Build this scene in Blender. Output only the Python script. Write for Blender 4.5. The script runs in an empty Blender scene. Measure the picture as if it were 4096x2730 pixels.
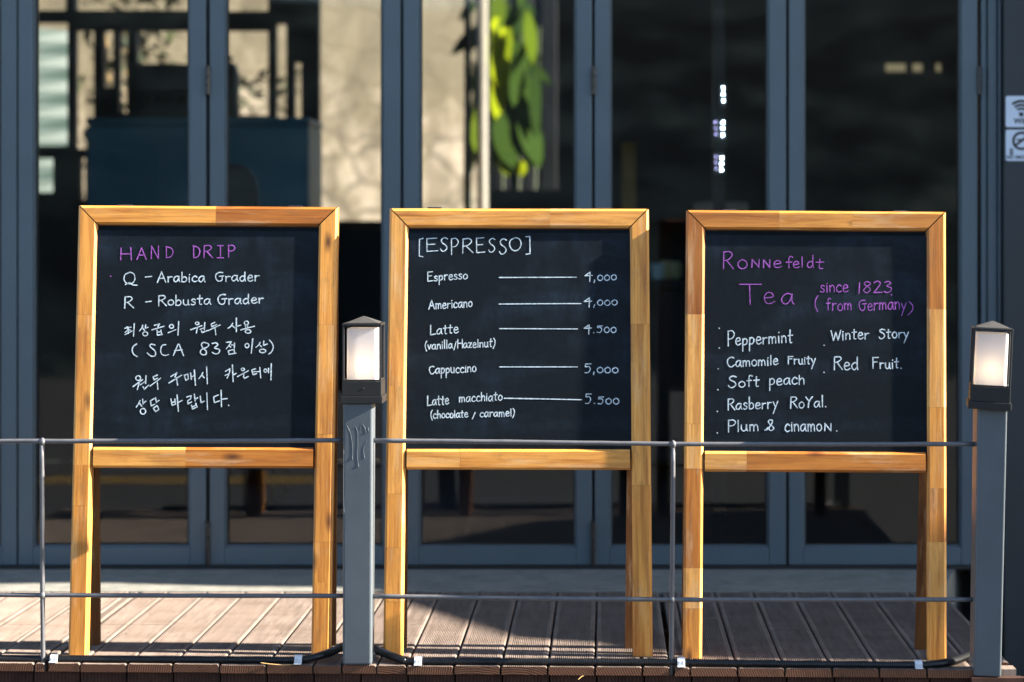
import bpy, math, random
from mathutils import Vector, Matrix
random.seed(7)
scene = bpy.context.scene
COL = scene.collection

# ------------------------------------------------------------------ camera, sky, sun
FPX, CX, CY, CAMZ = 8000.0, 2420.0, 950.0, 1.064      # measured on the 4096 x 2730 photograph
cd = bpy.data.cameras.new("camera")
cam = bpy.data.objects.new("camera", cd); COL.objects.link(cam)
cam.location = (0, 0, CAMZ); cam.rotation_euler = (math.radians(90), 0, 0)
cd.sensor_width = 36.0; cd.lens = 36.0 * FPX / 4096
cd.shift_x = (2048 - CX) / 4096; cd.shift_y = -(1365 - CY) / 4096
cd.clip_start = 0.05; cd.clip_end = 500
cd.dof.use_dof = True; cd.dof.focus_distance = 5.08; cd.dof.aperture_fstop = 1.7; cd.dof.aperture_blades = 9
scene.camera = cam

SUN = Vector((1.0, -0.062, 0.51))                       # towards the sun
elev = math.atan2(SUN.z, math.hypot(SUN.x, SUN.y)); rot = math.atan2(SUN.x, SUN.y)
w = bpy.data.worlds.new("World"); scene.world = w; w.use_nodes = True
nt = w.node_tree; bgn = nt.nodes["Background"]
sky = nt.nodes.new("ShaderNodeTexSky"); sky.sky_type = 'NISHITA'; sky.sun_disc = False
sky.sun_elevation = elev; sky.sun_rotation = rot; sky.air_density = 1.0; sky.dust_density = 0.6
nt.links.new(sky.outputs[0], bgn.inputs[0]); bgn.inputs[1].default_value = 0.055
sl = bpy.data.lights.new("sun", 'SUN'); sl.energy = 4.6; sl.angle = math.radians(0.5); sl.color = (1.0, 0.90, 0.76)
so = bpy.data.objects.new("sun", sl); COL.objects.link(so)
so.location = (8, -2, 8); so.rotation_euler = SUN.to_track_quat('Z', 'Y').to_euler()
vs = scene.view_settings; vs.view_transform = 'Standard'; vs.look = 'None'; vs.exposure = 2.95; vs.gamma = 1.0
try:
    scene.cycles.use_denoising = True
    scene.cycles.max_bounces = 10; scene.cycles.transparent_max_bounces = 16
    scene.cycles.sample_clamp_indirect = 6.0
except Exception: pass

# ------------------------------------------------------------------ helpers
def at(px, py, Y):                                     # photograph pixel at depth Y -> point
    return Vector(((px - CX) / FPX * Y, Y, CAMZ - (py - CY) / FPX * Y))
def floor_at(px, py, z=0.0):
    return at(px, py, FPX * (CAMZ - z) / (py - CY))
def EY(x): return 4.950 - 0.0317 * x                   # front edge of the deck

def tag(o, label=None, cat=None, group=None, kind=None):
    if label: o['label'] = label
    if cat: o['category'] = cat
    if group: o['group'] = group
    if kind: o['kind'] = kind
    return o
def empty(name, loc, label, cat, group=None):
    o = bpy.data.objects.new(name, None); COL.objects.link(o); o.location = loc
    o.empty_display_size = 0.05
    return tag(o, label, cat, group)

class MB:
    def __init__(s): s.v, s.f, s.m, s.t, s.uv = [], [], [], [], []
    def quad(s, pts, m=0, tone=0.5, uv=None):
        b = len(s.v); s.v += [Vector(p) for p in pts]; s.f.append(list(range(b, b + len(pts))))
        s.m.append(m); s.t.append(tone); s.uv.append(uv or [(0, 0)] * len(pts))
    def mesh(s, vs, fs, m=0, tone=0.5):
        b = len(s.v); s.v += [Vector(p) for p in vs]
        for f in fs:
            s.f.append([b + i for i in f]); s.m.append(m); s.t.append(tone); s.uv.append([(0, 0)] * len(f))
    def box(s, a, b, m=0, tone=0.5, M=None):
        x0, y0, z0 = a; x1, y1, z1 = b
        vs = [(x0,y0,z0),(x1,y0,z0),(x1,y1,z0),(x0,y1,z0),(x0,y0,z1),(x1,y0,z1),(x1,y1,z1),(x0,y1,z1)]
        if M is not None: vs = [M @ Vector(p) for p in vs]
        s.mesh(vs, [(0,3,2,1),(4,5,6,7),(0,1,5,4),(1,2,6,5),(2,3,7,6),(3,0,4,7)], m, tone)
    def loft(s, rings, m=0, tone=0.5, caps=True, closed=True):
        n = len(rings[0]); b = len(s.v)
        for r in rings: s.v += [Vector(p) for p in r]
        for i in range(len(rings) - 1):
            for j in range(n if closed else n - 1):
                k = (j + 1) % n
                s.f.append([b+i*n+j, b+i*n+k, b+(i+1)*n+k, b+(i+1)*n+j]); s.m.append(m); s.t.append(tone); s.uv.append([(0,0)]*4)
        if caps:
            s.f.append([b + j for j in range(n)][::-1]); s.m.append(m); s.t.append(tone); s.uv.append([(0,0)]*n)
            e = b + (len(rings)-1)*n
            s.f.append([e + j for j in range(n)]); s.m.append(m); s.t.append(tone); s.uv.append([(0,0)]*n)
    def tube(s, pts, r, n=10, m=0, tone=0.5):
        pts = [Vector(p) for p in pts]; rings = []
        rr = r if isinstance(r, (list, tuple)) else [r] * len(pts)
        d0 = (pts[1] - pts[0]).normalized()
        up = Vector((0, 0, 1)) if abs(d0.z) < 0.8 else Vector((0, 1, 0))
        for i, p in enumerate(pts):
            d = (pts[min(i+1, len(pts)-1)] - pts[max(i-1, 0)]).normalized()
            a = d.cross(up).normalized(); c = a.cross(d).normalized()
            rings.append([p + (a*math.cos(2*math.pi*j/n) + c*math.sin(2*math.pi*j/n))*rr[i] for j in range(n)])
        s.loft(rings, m, tone)
    def lathe(s, c, prof, n=20, m=0):
        c = Vector(c)
        s.loft([[c + Vector((r*math.cos(2*math.pi*j/n), r*math.sin(2*math.pi*j/n), z)) for j in range(n)] for r, z in prof], m)
    def build(s, name, mats, parent=None, smooth=False, bevel=0, seg=2, fix=True):
        me = bpy.data.meshes.new(name)
        off = Vector((0, 0, 0))
        if parent is not None:
            p = parent
            while p is not None: off += Vector(p.location); p = p.parent
        me.from_pydata([tuple(v - off) for v in s.v], [], s.f)
        mats = mats if isinstance(mats, (list, tuple)) else [mats]
        for mt in mats: me.materials.append(mt)
        me.polygons.foreach_set("material_index", s.m)
        at_ = me.attributes.new("tone", 'FLOAT', 'FACE'); at_.data.foreach_set("value", s.t)
        ul = me.uv_layers.new(name="UVMap"); flat = []
        for u in s.uv:
            for c in u: flat += [c[0], c[1]]
        ul.data.foreach_set("uv", flat)
        if fix:
            import bmesh
            bm = bmesh.new(); bm.from_mesh(me); bmesh.ops.recalc_face_normals(bm, faces=bm.faces); bm.to_mesh(me); bm.free()
        me.polygons.foreach_set("use_smooth", [smooth] * len(me.polygons))
        me.update()
        o = bpy.data.objects.new(name, me); COL.objects.link(o)
        if parent is not None: o.parent = parent
        if bevel:
            b = o.modifiers.new("bevel", 'BEVEL'); b.width = bevel; b.segments = seg; b.limit_method = 'ANGLE'; b.angle_limit = math.radians(40)
            b.harden_normals = False
        return o

def crom(P, n):
    out = []
    for i in range(len(P) - 1):
        a, b, c, d = P[max(i-1, 0)], P[i], P[i+1], P[min(i+2, len(P)-1)]
        for j in range(n):
            t = j/n; out.append(0.5*((2*b) + (c - a)*t + (2*a - 5*b + 4*c - d)*t*t + (3*b - a - 3*c + d)*t**3))
    return out + [P[-1]]
# ------------------------------------------------------------------ materials
class NT:
    def __init__(s, name, rough=0.5, spec=0.5, metal=0.0):
        s.mat = bpy.data.materials.new(name); s.mat.use_nodes = True
        s.t = s.mat.node_tree; s.n = s.t.nodes; s.b = s.n["Principled BSDF"]
        s.b.inputs["Roughness"].default_value = rough; s.b.inputs["Metallic"].default_value = metal
        s.b.inputs["Specular IOR Level"].default_value = spec
    def new(s, typ, **kw):
        n = s.n.new(typ)
        for k, v in kw.items(): setattr(n, k, v)
        return n
    def link(s, a, b): s.t.links.new(a, b)
    def noise(s, vec, scale, detail=4, rough=0.55, dist=0):
        n = s.new("ShaderNodeTexNoise"); n.inputs["Scale"].default_value = scale; n.inputs["Detail"].default_value = detail
        n.inputs["Roughness"].default_value = rough; n.inputs["Distortion"].default_value = dist
        if vec is not None: s.link(vec, n.inputs["Vector"])
        return n
    def ramp(s, fac, stops):
        r = s.new("ShaderNodeValToRGB"); e = r.color_ramp.elements
        while len(e) < len(stops): e.new(0.5)
        for i, (p, c) in enumerate(stops): e[i].position = p; e[i].color = (*c, 1) if len(c) == 3 else c
        s.link(fac, r.inputs[0]); return r
    def mix(s, fac, a, b, mode='MIX'):
        m = s.new("ShaderNodeMix", data_type='RGBA', blend_type=mode)
        for sock, v in ((m.inputs[0], fac), (m.inputs[6], a), (m.inputs[7], b)):
            if hasattr(v, 'type') and hasattr(v, 'links'): s.link(v, sock)
            elif isinstance(v, (int, float)): sock.default_value = v
            else: sock.default_value = (*v, 1)
        return m.outputs[2]
    def mapping(s, vec, scale=(1,1,1), loc=(0,0,0), rot=(0,0,0)):
        m = s.new("ShaderNodeMapping"); m.inputs["Scale"].default_value = scale; m.inputs["Location"].default_value = loc
        m.inputs["Rotation"].default_value = rot; s.link(vec, m.inputs["Vector"]); return m.outputs[0]
    def coord(s, kind="Object"): return s.new("ShaderNodeTexCoord").outputs[kind]
    def math(s, op, a, b=None, c=None):
        m = s.new("ShaderNodeMath", operation=op)
        for i, v in enumerate((a, b, c)):
            if v is None: continue
            if hasattr(v, 'links'): s.link(v, m.inputs[i])
            else: m.inputs[i].default_value = v
        return m.outputs[0]
    def bump(s, h, strength, dist=0.001):
        b = s.new("ShaderNodeBump"); b.inputs["Strength"].default_value = strength; b.inputs["Distance"].default_value = dist
        s.link(h, b.inputs["Height"]); s.link(b.outputs[0], s.b.inputs["Normal"]); return b
    def color(s, c):
        if hasattr(c, 'links'): s.link(c, s.b.inputs["Base Color"])
        else: s.b.inputs["Base Color"].default_value = (*c, 1)
    def attr(s, name="tone"):
        a = s.new("ShaderNodeAttribute"); a.attribute_name = name; return a.outputs["Fac"]

def paint(name, c, rough=0.45, var=0.15, scale=8, bump=0.15, spec=0.5):
    n = NT(name, rough, spec); co = n.coord()
    no = n.noise(co, scale, 6)
    d = tuple(x * (1 - var) for x in c); l = tuple(min(1, x * (1 + var)) for x in c)
    n.color(n.ramp(no.outputs[0], [(0.3, d), (0.7, l)]).outputs[0])
    f = n.noise(n.mapping(co, (60, 60, 14)), 6, 3)
    n.bump(f.outputs[0], bump, 0.0006)
    return n.mat
def emit(name, c, s):
    n = NT(name); n.b.inputs["Emission Color"].default_value = (*c, 1); n.b.inputs["Emission Strength"].default_value = s
    n.color(c); return n.mat

def wood_mat():
    n = NT("acacia_wood", 0.42, 0.4)
    uv = n.coord("UV"); tone = n.attr()
    warp = n.noise(n.mapping(uv, (5, 22, 1)), 1.0, 3)
    wv = n.new("ShaderNodeVectorMath", operation='MULTIPLY_ADD')
    n.link(warp.outputs["Color"], wv.inputs[0]); wv.inputs[1].default_value = (0.03, 0.012, 0); n.link(uv, wv.inputs[2])
    g1 = n.noise(n.mapping(wv.outputs[0], (5, 170, 1)), 1.0, 6, 0.6)        # fine grain
    g2 = n.noise(n.mapping(wv.outputs[0], (3.0, 38, 1)), 1.0, 4, 0.6, 0.6)  # broad figure
    big = n.noise(n.mapping(uv, (7, 9, 1)), 1.0, 3)
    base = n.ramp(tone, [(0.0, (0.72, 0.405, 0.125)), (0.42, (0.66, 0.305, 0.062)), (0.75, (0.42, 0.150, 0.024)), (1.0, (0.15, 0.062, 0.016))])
    dark = n.mix(1.0, base.outputs[0], (0.42, 0.27, 0.17), 'MULTIPLY')
    f2 = n.ramp(g2.outputs[0], [(0.42, (0, 0, 0)), (0.72, (1, 1, 1))]).outputs[0]
    c = n.mix(n.math('MULTIPLY', f2, 0.85), base.outputs[0], dark)
    f1 = n.ramp(g1.outputs[0], [(0.5, (0, 0, 0)), (0.75, (1, 1, 1))]).outputs[0]
    c = n.mix(n.math('MULTIPLY', f1, 0.8), c, dark)
    # knots
    vo = n.new("ShaderNodeTexVoronoi"); vo.inputs["Scale"].default_value = 1.0; n.link(n.mapping(wv.outputs[0], (4.4, 12, 1), (0.3, 0.1, 0)), vo.inputs["Vector"])
    kn = n.ramp(vo.outputs["Distance"], [(0.03, (1, 1, 1)), (0.15, (0, 0, 0))]).outputs[0]
    c = n.mix(n.math('MULTIPLY', kn, 0.9), c, (0.05, 0.017, 0.008))
    # weathering: pale greyed patches and dark grime
    we = n.noise(n.mapping(uv, (4, 26, 1), (3, 1, 0)), 1.0, 6, 0.65)
    wf = n.ramp(we.outputs[0], [(0.54, (0, 0, 0)), (0.74, (1, 1, 1))]).outputs[0]
    c = n.mix(n.math('MULTIPLY', wf, 0.6), c, (0.60, 0.45, 0.27))
    di = n.ramp(n.noise(n.mapping(uv, (9, 20, 1), (7, 2, 0)), 1.0, 6, 0.75).outputs[0], [(0.54, (0, 0, 0)), (0.78, (1, 1, 1))]).outputs[0]
    c = n.mix(n.math('MULTIPLY', di, 0.6), c, (0.16, 0.10, 0.05))
    c = n.mix(n.math('MULTIPLY', big.outputs[0], 0.35), c, n.mix(1.0, c, (1.0, 0.78, 0.5), 'MULTIPLY'))
    n.color(c)
    n.bump(n.math('ADD', g1.outputs[0], n.math('MULTIPLY', g2.outputs[0], 0.8)), 0.36, 0.0008)
    return n.mat

def slate_mat():
    n = NT("slate_board", 0.6, 0.12); co = n.coord()
    a = n.noise(n.mapping(co, (2.0, 2, 6)), 1.6, 6, 0.6, 0.4)
    b = n.noise(n.mapping(co, (9, 9, 3)), 3, 5, 0.7)
    s = n.math('MULTIPLY', n.ramp(a.outputs[0], [(0.45, (0, 0, 0)), (0.75, (1, 1, 1))]).outputs[0], n.ramp(b.outputs[0], [(0.35, (0, 0, 0)), (0.7, (1, 1, 1))]).outputs[0])
    base = n.ramp(n.noise(co, 90, 4).outputs[0], [(0.3, (0.0034, 0.0062, 0.0092)), (0.7, (0.0050, 0.0084, 0.0120))])
    n.color(n.mix(n.math('MULTIPLY', s, 0.8), base.outputs[0], (0.020, 0.038, 0.062)))
    n.bump(n.noise(co, 500, 3).outputs[0], 0.06, 0.0004)
    return n.mat

def chalk_mat(name, c):
    n = NT(name, 0.7, 0.2); co = n.coord()
    a = n.noise(co, 160, 4, 0.65)
    n.color(n.mix(n.ramp(a.outputs[0], [(0.38, (0, 0, 0)), (0.62, (1, 1, 1))]).outputs[0], tuple(x * 0.5 for x in c), c))
    return n.mat

def deck_mat():
    n = NT("deck_wood", 0.7, 0.25); co = n.coord(); tone = n.attr()
    off = n.new("ShaderNodeCombineXYZ"); n.link(n.math('MULTIPLY', tone, 37.0), off.inputs[1])
    va = n.new("ShaderNodeVectorMath", operation='ADD'); n.link(co, va.inputs[0]); n.link(off.outputs[0], va.inputs[1])
    a = n.noise(n.mapping(va.outputs[0], (30, 3, 8)), 2.0, 5, 0.6)
    b = n.noise(n.mapping(va.outputs[0], (2, 7, 2)), 1.6, 5, 0.6)
    base = n.ramp(a.outputs[0], [(0.3, (0.104, 0.080, 0.067)), (0.7, (0.205, 0.163, 0.140))])
    c = n.mix(n.math('MULTIPLY', tone, 0.5), base.outputs[0], (0.145, 0.112, 0.094))
    c = n.mix(n.ramp(b.outputs[0], [(0.48, (0, 0, 0)), (0.75, (0.75, 0.75, 0.75))]).outputs[0], c, (0.10, 0.072, 0.055))
    n.color(c); n.bump(a.outputs[0], 0.2, 0.001)
    return n.mat

def endgrain_mat():
    n = NT("end_grain", 0.8, 0.15); co = n.coord(); tone = n.attr()
    off = n.new("ShaderNodeCombineXYZ"); n.link(n.math('MULTIPLY', tone, 0.9), off.inputs[0]); n.link(n.math('MULTIPLY_ADD', tone, 0.5, 0.06), off.inputs[2])
    va = n.new("ShaderNodeVectorMath", operation='ADD'); n.link(n.mapping(co, (1, 0.0, 1)), va.inputs[0]); n.link(off.outputs[0], va.inputs[1])
    wv = n.new("ShaderNodeTexWave", wave_type='RINGS', rings_direction='Y'); wv.inputs["Scale"].default_value = 55; wv.inputs["Distortion"].default_value = 3; wv.inputs["Detail"].default_value = 3
    n.link(va.outputs[0], wv.inputs["Vector"])
    c = n.ramp(wv.outputs[0], [(0.1, (0.075, 0.033, 0.019)), (0.8, (0.150, 0.070, 0.040))]).outputs[0]
    no = n.noise(va.outputs[0], 30, 4)
    c = n.mix(n.ramp(no.outputs[0], [(0.5, (0, 0, 0)), (0.8, (1, 1, 1))]).outputs[0], c, (0.07, 0.033, 0.02))
    n.color(c); n.bump(wv.outputs[0], 0.3, 0.001)
    return n.mat

def glass_mat():
    n = NT("shop_glass"); nt = n.t
    tr = n.new("ShaderNodeBsdfTransparent"); tr.inputs[0].default_value = (0.90, 0.93, 0.93, 1)
    gl = n.new("ShaderNodeBsdfGlossy"); gl.inputs["Roughness"].default_value = 0.02
    fr = n.new("ShaderNodeFresnel"); fr.inputs["IOR"].default_value = 1.5
    ms = n.new("ShaderNodeMixShader")
    n.link(fr.outputs[0], ms.inputs[0]); n.link(tr.outputs[0], ms.inputs[1]); n.link(gl.outputs[0], ms.inputs[2])
    n.link(ms.outputs[0], n.n["Material Output"].inputs[0])
    return n.mat

def stone_mat():
    n = NT("stone_blocks", 0.85, 0.2); co = n.coord()
    wa = n.noise(co, 3.5, 3)
    wv = n.new("ShaderNodeVectorMath", operation='MULTIPLY_ADD'); n.link(wa.outputs["Color"], wv.inputs[0]); wv.inputs[1].default_value = (0.10, 0.10, 0.22); n.link(co, wv.inputs[2])
    vec = n.mapping(wv.outputs[0], (2.2, 2.2, 4.4))
    vo = n.new("ShaderNodeTexVoronoi", feature='DISTANCE_TO_EDGE'); vo.inputs["Scale"].default_value = 1.0; n.link(vec, vo.inputs["Vector"])
    vc = n.new("ShaderNodeTexVoronoi", feature='F1'); vc.inputs["Scale"].default_value = 1.0; n.link(vec, vc.inputs["Vector"])
    g = n.ramp(n.noise(co, 9, 6, 0.65).outputs[0], [(0.3, (0.12, 0.092, 0.064)), (0.68, (0.25, 0.21, 0.17))])
    sp = n.new("ShaderNodeSeparateColor"); n.link(vc.outputs["Color"], sp.inputs[0])
    c = n.mix(n.math('MULTIPLY', sp.outputs[0], 0.55), g.outputs[0], (0.12, 0.10, 0.078))
    c = n.mix(n.ramp(vo.outputs["Distance"], [(0.015, (1, 1, 1)), (0.07, (0, 0, 0))]).outputs[0], c, (0.08, 0.066, 0.05))
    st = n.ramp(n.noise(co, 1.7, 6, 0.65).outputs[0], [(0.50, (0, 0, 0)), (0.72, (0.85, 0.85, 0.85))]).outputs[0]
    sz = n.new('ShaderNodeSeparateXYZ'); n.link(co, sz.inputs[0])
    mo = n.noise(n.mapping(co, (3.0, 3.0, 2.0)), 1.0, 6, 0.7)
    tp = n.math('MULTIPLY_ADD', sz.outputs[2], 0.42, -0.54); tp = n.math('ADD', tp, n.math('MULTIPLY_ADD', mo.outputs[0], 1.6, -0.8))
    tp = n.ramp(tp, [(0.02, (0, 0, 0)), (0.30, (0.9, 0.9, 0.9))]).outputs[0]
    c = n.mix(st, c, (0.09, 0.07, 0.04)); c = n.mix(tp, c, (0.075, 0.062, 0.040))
    n.color(c)
    n.bump(n.math('MINIMUM', vo.outputs["Distance"], 0.12), 0.6, 0.05)
    return n.mat

def leaf_mat():
    n = NT("leaf_green", 0.6, 0.3); t = n.attr()
    n.color(n.ramp(t, [(0, (0.010, 0.017, 0.006)), (1, (0.045, 0.06, 0.018))]).outputs[0]); return n.mat
def asphalt_mat():
    n = NT("asphalt", 0.9, 0.2); co = n.coord()
    a = n.noise(co, 60, 5, 0.7); b = n.noise(co, 0.6, 4)
    c = n.ramp(a.outputs[0], [(0.3, (0.035, 0.035, 0.037)), (0.7, (0.07, 0.07, 0.072))]).outputs[0]
    n.color(n.mix(n.math('MULTIPLY', b.outputs[0], 0.5), c, (0.045, 0.043, 0.04))); n.bump(a.outputs[0], 0.4, 0.004); return n.mat
def concrete_mat():
    n = NT("concrete_step", 0.85, 0.2); co = n.coord()
    a = n.noise(co, 14, 6, 0.65)
    n.color(n.ramp(a.outputs[0], [(0.3, (0.125, 0.128, 0.115)), (0.7, (0.215, 0.212, 0.19))]).outputs[0]); n.bump(a.outputs[0], 0.3, 0.003); return n.mat
def added_bank_mat():
    n = NT("dark_added_bank", 0.9, 0.1); co = n.coord(); a = n.noise(co, 0.9, 5, 0.62)
    n.color(n.ramp(a.outputs[0], [(0.42, (0.004, 0.006, 0.007)), (0.58, (0.020, 0.030, 0.033)), (0.74, (0.062, 0.080, 0.075))]).outputs[0]); return n.mat

M = dict(
    wood=wood_mat(), slate=slate_mat(), white=chalk_mat("white_chalk_ink", (0.58, 0.69, 0.77)), pink=chalk_mat("pink_chalk_ink", (0.40, 0.12, 0.52)),
    deck=deck_mat(), end=endgrain_mat(), fascia=paint("fascia_wood", (0.045, 0.021, 0.015), 0.8, 0.35, 20, 0.4, 0.2),
    door=paint("blue_grey_aluminium", (0.074, 0.104, 0.124), 0.38, 0.06, 5, 0.04), gasket=paint("black_rubber", (0.008, 0.008, 0.009), 0.6, 0.2),
    glass=glass_mat(), post=paint("grey_gloss_paint", (0.068, 0.084, 0.098), 0.38, 0.10, 9, 0.35), rail=paint("grey_rail_paint", (0.090, 0.092, 0.100), 0.35, 0.15, 40, 0.5),
    black=paint("black_cast_metal", (0.004, 0.0045, 0.005), 0.5, 0.2, 30, 0.25), roofcap=paint("dusty_black_metal", (0.036, 0.035, 0.034), 0.6, 0.2, 60, 0.3),
    conduit=paint("black_plastic", (0.010, 0.010, 0.011), 0.34, 0.3, 30, 0.05), clip=paint("clear_white_plastic", (0.55, 0.57, 0.60), 0.25, 0.15, 40, 0.05),
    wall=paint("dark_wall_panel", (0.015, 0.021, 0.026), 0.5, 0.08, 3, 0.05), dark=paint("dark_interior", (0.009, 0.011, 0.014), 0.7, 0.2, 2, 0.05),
    step=concrete_mat(), stone=stone_mat(), leaf=leaf_mat(), asphalt=asphalt_mat(), added_bank=added_bank_mat(),
    yellow=paint("yellow_road_paint", (0.34, 0.20, 0.02), 0.8, 0.2, 12, 0.2), teal=paint("teal_sheet", (0.011, 0.032, 0.028), 0.5, 0.12, 6, 0.05),
    sign=paint("white_sign_plate", (0.52, 0.60, 0.70), 0.4, 0.04, 5, 0.02), ink=paint("black_ink", (0.012, 0.012, 0.014), 0.5, 0.1), red=paint("red_ink", (0.35, 0.03, 0.03), 0.5, 0.1),
    pole=paint("pale_pole", (0.135, 0.115, 0.09), 0.6, 0.2, 7, 0.1), orange=paint("yellow_plastic_trim", (0.60, 0.40, 0.01), 0.5, 0.15, 3, 0.05),
    reflection_block=paint("blue_reflection_panel", (0.016, 0.13, 0.20), 0.45, 0.2, 1.5, 0.05), beige=paint("beige_enamel", (0.42, 0.34, 0.27), 0.5, 0.1, 5, 0.05),
    cup=paint("pale_blue_cup", (0.45, 0.66, 0.72), 0.25, 0.1, 8, 0.02), cup2=paint("cream_cup", (0.42, 0.42, 0.24), 0.3, 0.1, 8, 0.02),
    carton=paint("amber_carton", (0.30, 0.17, 0.03), 0.6, 0.2, 8, 0.05), hinge=paint("hinge_metal", (0.016, 0.015, 0.017), 0.35, 0.2, 30, 0.1),
    led=emit("led_white", (0.62, 0.86, 1.0), 48), led_dim=emit("led_dim", (0.55, 0.5, 1.0), 2.6), bulb=emit("warm_bulb", (1.0, 0.74, 0.40), 5.0), shelfglow=emit("warm_shelf_light", (1.0, 0.80, 0.45), 0.032),
    straw=paint("dry_straw", (0.45, 0.28, 0.10), 0.8, 0.2, 50, 0.2), screw=paint("screw_head", (0.03, 0.025, 0.02), 0.4, 0.2),
)
def diffuser_mat():
    n = NT("opal_plastic", 0.28, 0.5)
    tl = n.new("ShaderNodeBsdfTranslucent"); tl.inputs[0].default_value = (0.46, 0.445, 0.46, 1)
    n.color((0.57, 0.565, 0.60)); ms = n.new("ShaderNodeMixShader"); ms.inputs[0].default_value = 0.4
    n.link(n.b.outputs[0], ms.inputs[1]); n.link(tl.outputs[0], ms.inputs[2]); n.link(ms.outputs[0], n.n["Material Output"].inputs[0])
    return n.mat
M['opal'] = diffuser_mat()
def bigleaf_mat():
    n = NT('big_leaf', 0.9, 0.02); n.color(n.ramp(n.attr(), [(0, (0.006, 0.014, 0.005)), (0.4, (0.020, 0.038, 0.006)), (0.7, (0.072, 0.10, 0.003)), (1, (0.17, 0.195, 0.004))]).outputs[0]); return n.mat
M['bigleaf'] = bigleaf_mat()

# ------------------------------------------------------------------ ground, deck
m = MB(); m.quad([(-200, -150, -0.46), (200, -150, -0.46), (200, 250, -0.46), (-200, 250, -0.46)]); tag(m.build("street", M['asphalt']), kind='structure')
m = MB(); m.quad([(-30, 0.22, -0.456), (-1.75, 0.22, -0.456), (-1.75, 0.40, -0.456), (-30, 0.42, -0.456)]); tag(m.build("road_marking", M['yellow']), kind='structure')
m = MB()                                              # added bank, unseen behind the camera, keeps the glass reflections dark
prof = [(-9, -0.47), (-10.5, 0.9), (-13, 2.6), (-17, 4.4), (-24, 5.5), (-40, 6.0)]
rings = []
for i in range(41):
    x = -60 + i * 3.0
    rings.append([(x, y + random.uniform(-.5, .5), z + (random.uniform(-.3, .5) if z > 0 else 0)) for y, z in prof])
m.loft(rings, caps=False, closed=False); tag(m.build("added_bank", M['added_bank'], smooth=True), kind='structure')

TH = 0.0205
def plank(m, x0, x1, tone, front=None):               # ridged board running from the front edge to the step
    n = max(3, int((x1 - x0 - 0.012) / 0.0053)); pr = [(x0, -TH), (x0, -0.003), (x0 + 0.0035, 0.0)]
    a, b = x0 + 0.012, x1 - 0.012
    for i in range(n):
        p = a + (b - a) * i / n; q = (b - a) / n
        pr += [(p + q*0.12, 0.0), (p + q*0.24, -0.0017), (p + q*0.56, -0.0017), (p + q*0.70, 0.0)]
    pr += [(x1 - 0.0035, 0.0), (x1, -0.003), (x1, -TH)]
    fan = 0.010                                        # the boards splay very slightly
    cx = (x0 + x1) / 2
    sh = 0.0
    ys = [EY(cx) if front is None else front]
    jt = random.choice([None, 5.17, 5.42, 5.42, 5.60]) if x0 > 0.1 else random.choice([None, None, 5.5])
    runs = [(ys[0], 6.0)] if jt is None else [(ys[0], jt - 0.0015), (jt + 0.0015, 6.0)]
    dz = random.uniform(-0.0012, 0.0006)
    for k, (ya, yb) in enumerate(runs):
        tt = tone if k == 0 else random.random()
        r = [[(x + sh*(y - 5), y + (-0.0317*(x - cx) if y == ys[0] else 0), z + dz) for x, z in pr] for y in (ya, (ya+yb)/2, yb)]
        m.loft(r, 0, tt)
        m.m[-2] = 1 if k == 0 else 0
        m.m[-1] = 0
    for y in (5.13, 5.38, 5.66, 5.9):
        for x in (x0 + 0.024, x1 - 0.024):
            y2 = y + random.uniform(-.012, .012); x2 = x + random.uniform(-.004, .004)
            m.mesh([(x2 + 0.003*math.cos(t*1.047), y2 + 0.003*math.sin(t*1.047), 0.0006 + dz) for t in range(6)], [(0,1,2,3,4,5)], 2)
gaps = [-1030, -840, -650, -460, -270, -80, 110, 155, 297, 488, 674, 864, 1054, 1243, 1360, 1500, 1620, 1812, 2001, 2190, 2380, 2570, 2681, 2760, 2950, 3139, 3328, 3515, 3705, 3895, 4062]
gx = [(p - CX) / FPX * 4.94 for p in gaps]
m = MB()
for i in range(len(gx) - 1):
    g = 0.0016 if gaps[i] in (155, 2681, 1360, 1500) else 0.0024
    x0, x1 = gx[i] + 0.0024, gx[i+1] - g
    if gaps[i] == 155: x0 += 0.007
    if gaps[i] == 2681: x0 += 0.010
    plank(m, x0, x1, random.random(), front=(EY(gx[i]) + 0.09 if gaps[i] == 3895 else None))
m.box((gx[-2] + .002, 4.96 - 0.03, -0.0205), (gx[-1], 4.975, -0.001), 0, 0.3)
tag(m.build("deck", [M['deck'], M['end'], M['screw']], fix=True), kind='structure')
m = MB()                                              # joists and vertical skirting boards under the deck edge
for i, p in enumerate(range(-1060, 4100, 190)):
    x0 = (p + 30 - CX) / FPX * 4.95; x1 = x0 + 0.1145
    if x1 > 1.03: x1 = 1.03
    k = 13; y0 = EY(x0) + 0.012
    pr = [(x0, y0 + 0.018)]
    for j in range(k): pr += [(x0 + (x1-x0)*(j+0.1)/k, y0), (x0 + (x1-x0)*(j+0.5)/k, y0), (x0 + (x1-x0)*(j+0.6)/k, y0+0.0016), (x0 + (x1-x0)*(j+0.95)/k, y0+0.0016)]
    pr += [(x1, y0 + 0.018)]
    m.loft([[(x, y, z) for x, y in pr] for z in (-0.455, -TH - 0.0015)], 0, 0.5)
for y in (5.2, 5.5, 5.8): m.box((-2.1, y, -0.14), (1.0, y + 0.045, -TH - 0.002))
m.box((-2.1, 5.06, -0.46), (1.0, 5.075, -TH - 0.003))
m.box((0.90, 4.905, -0.05), (1.025, 4.93, -0.017))
tag(m.build("deck_skirting", M['fascia']), kind='structure')

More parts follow.
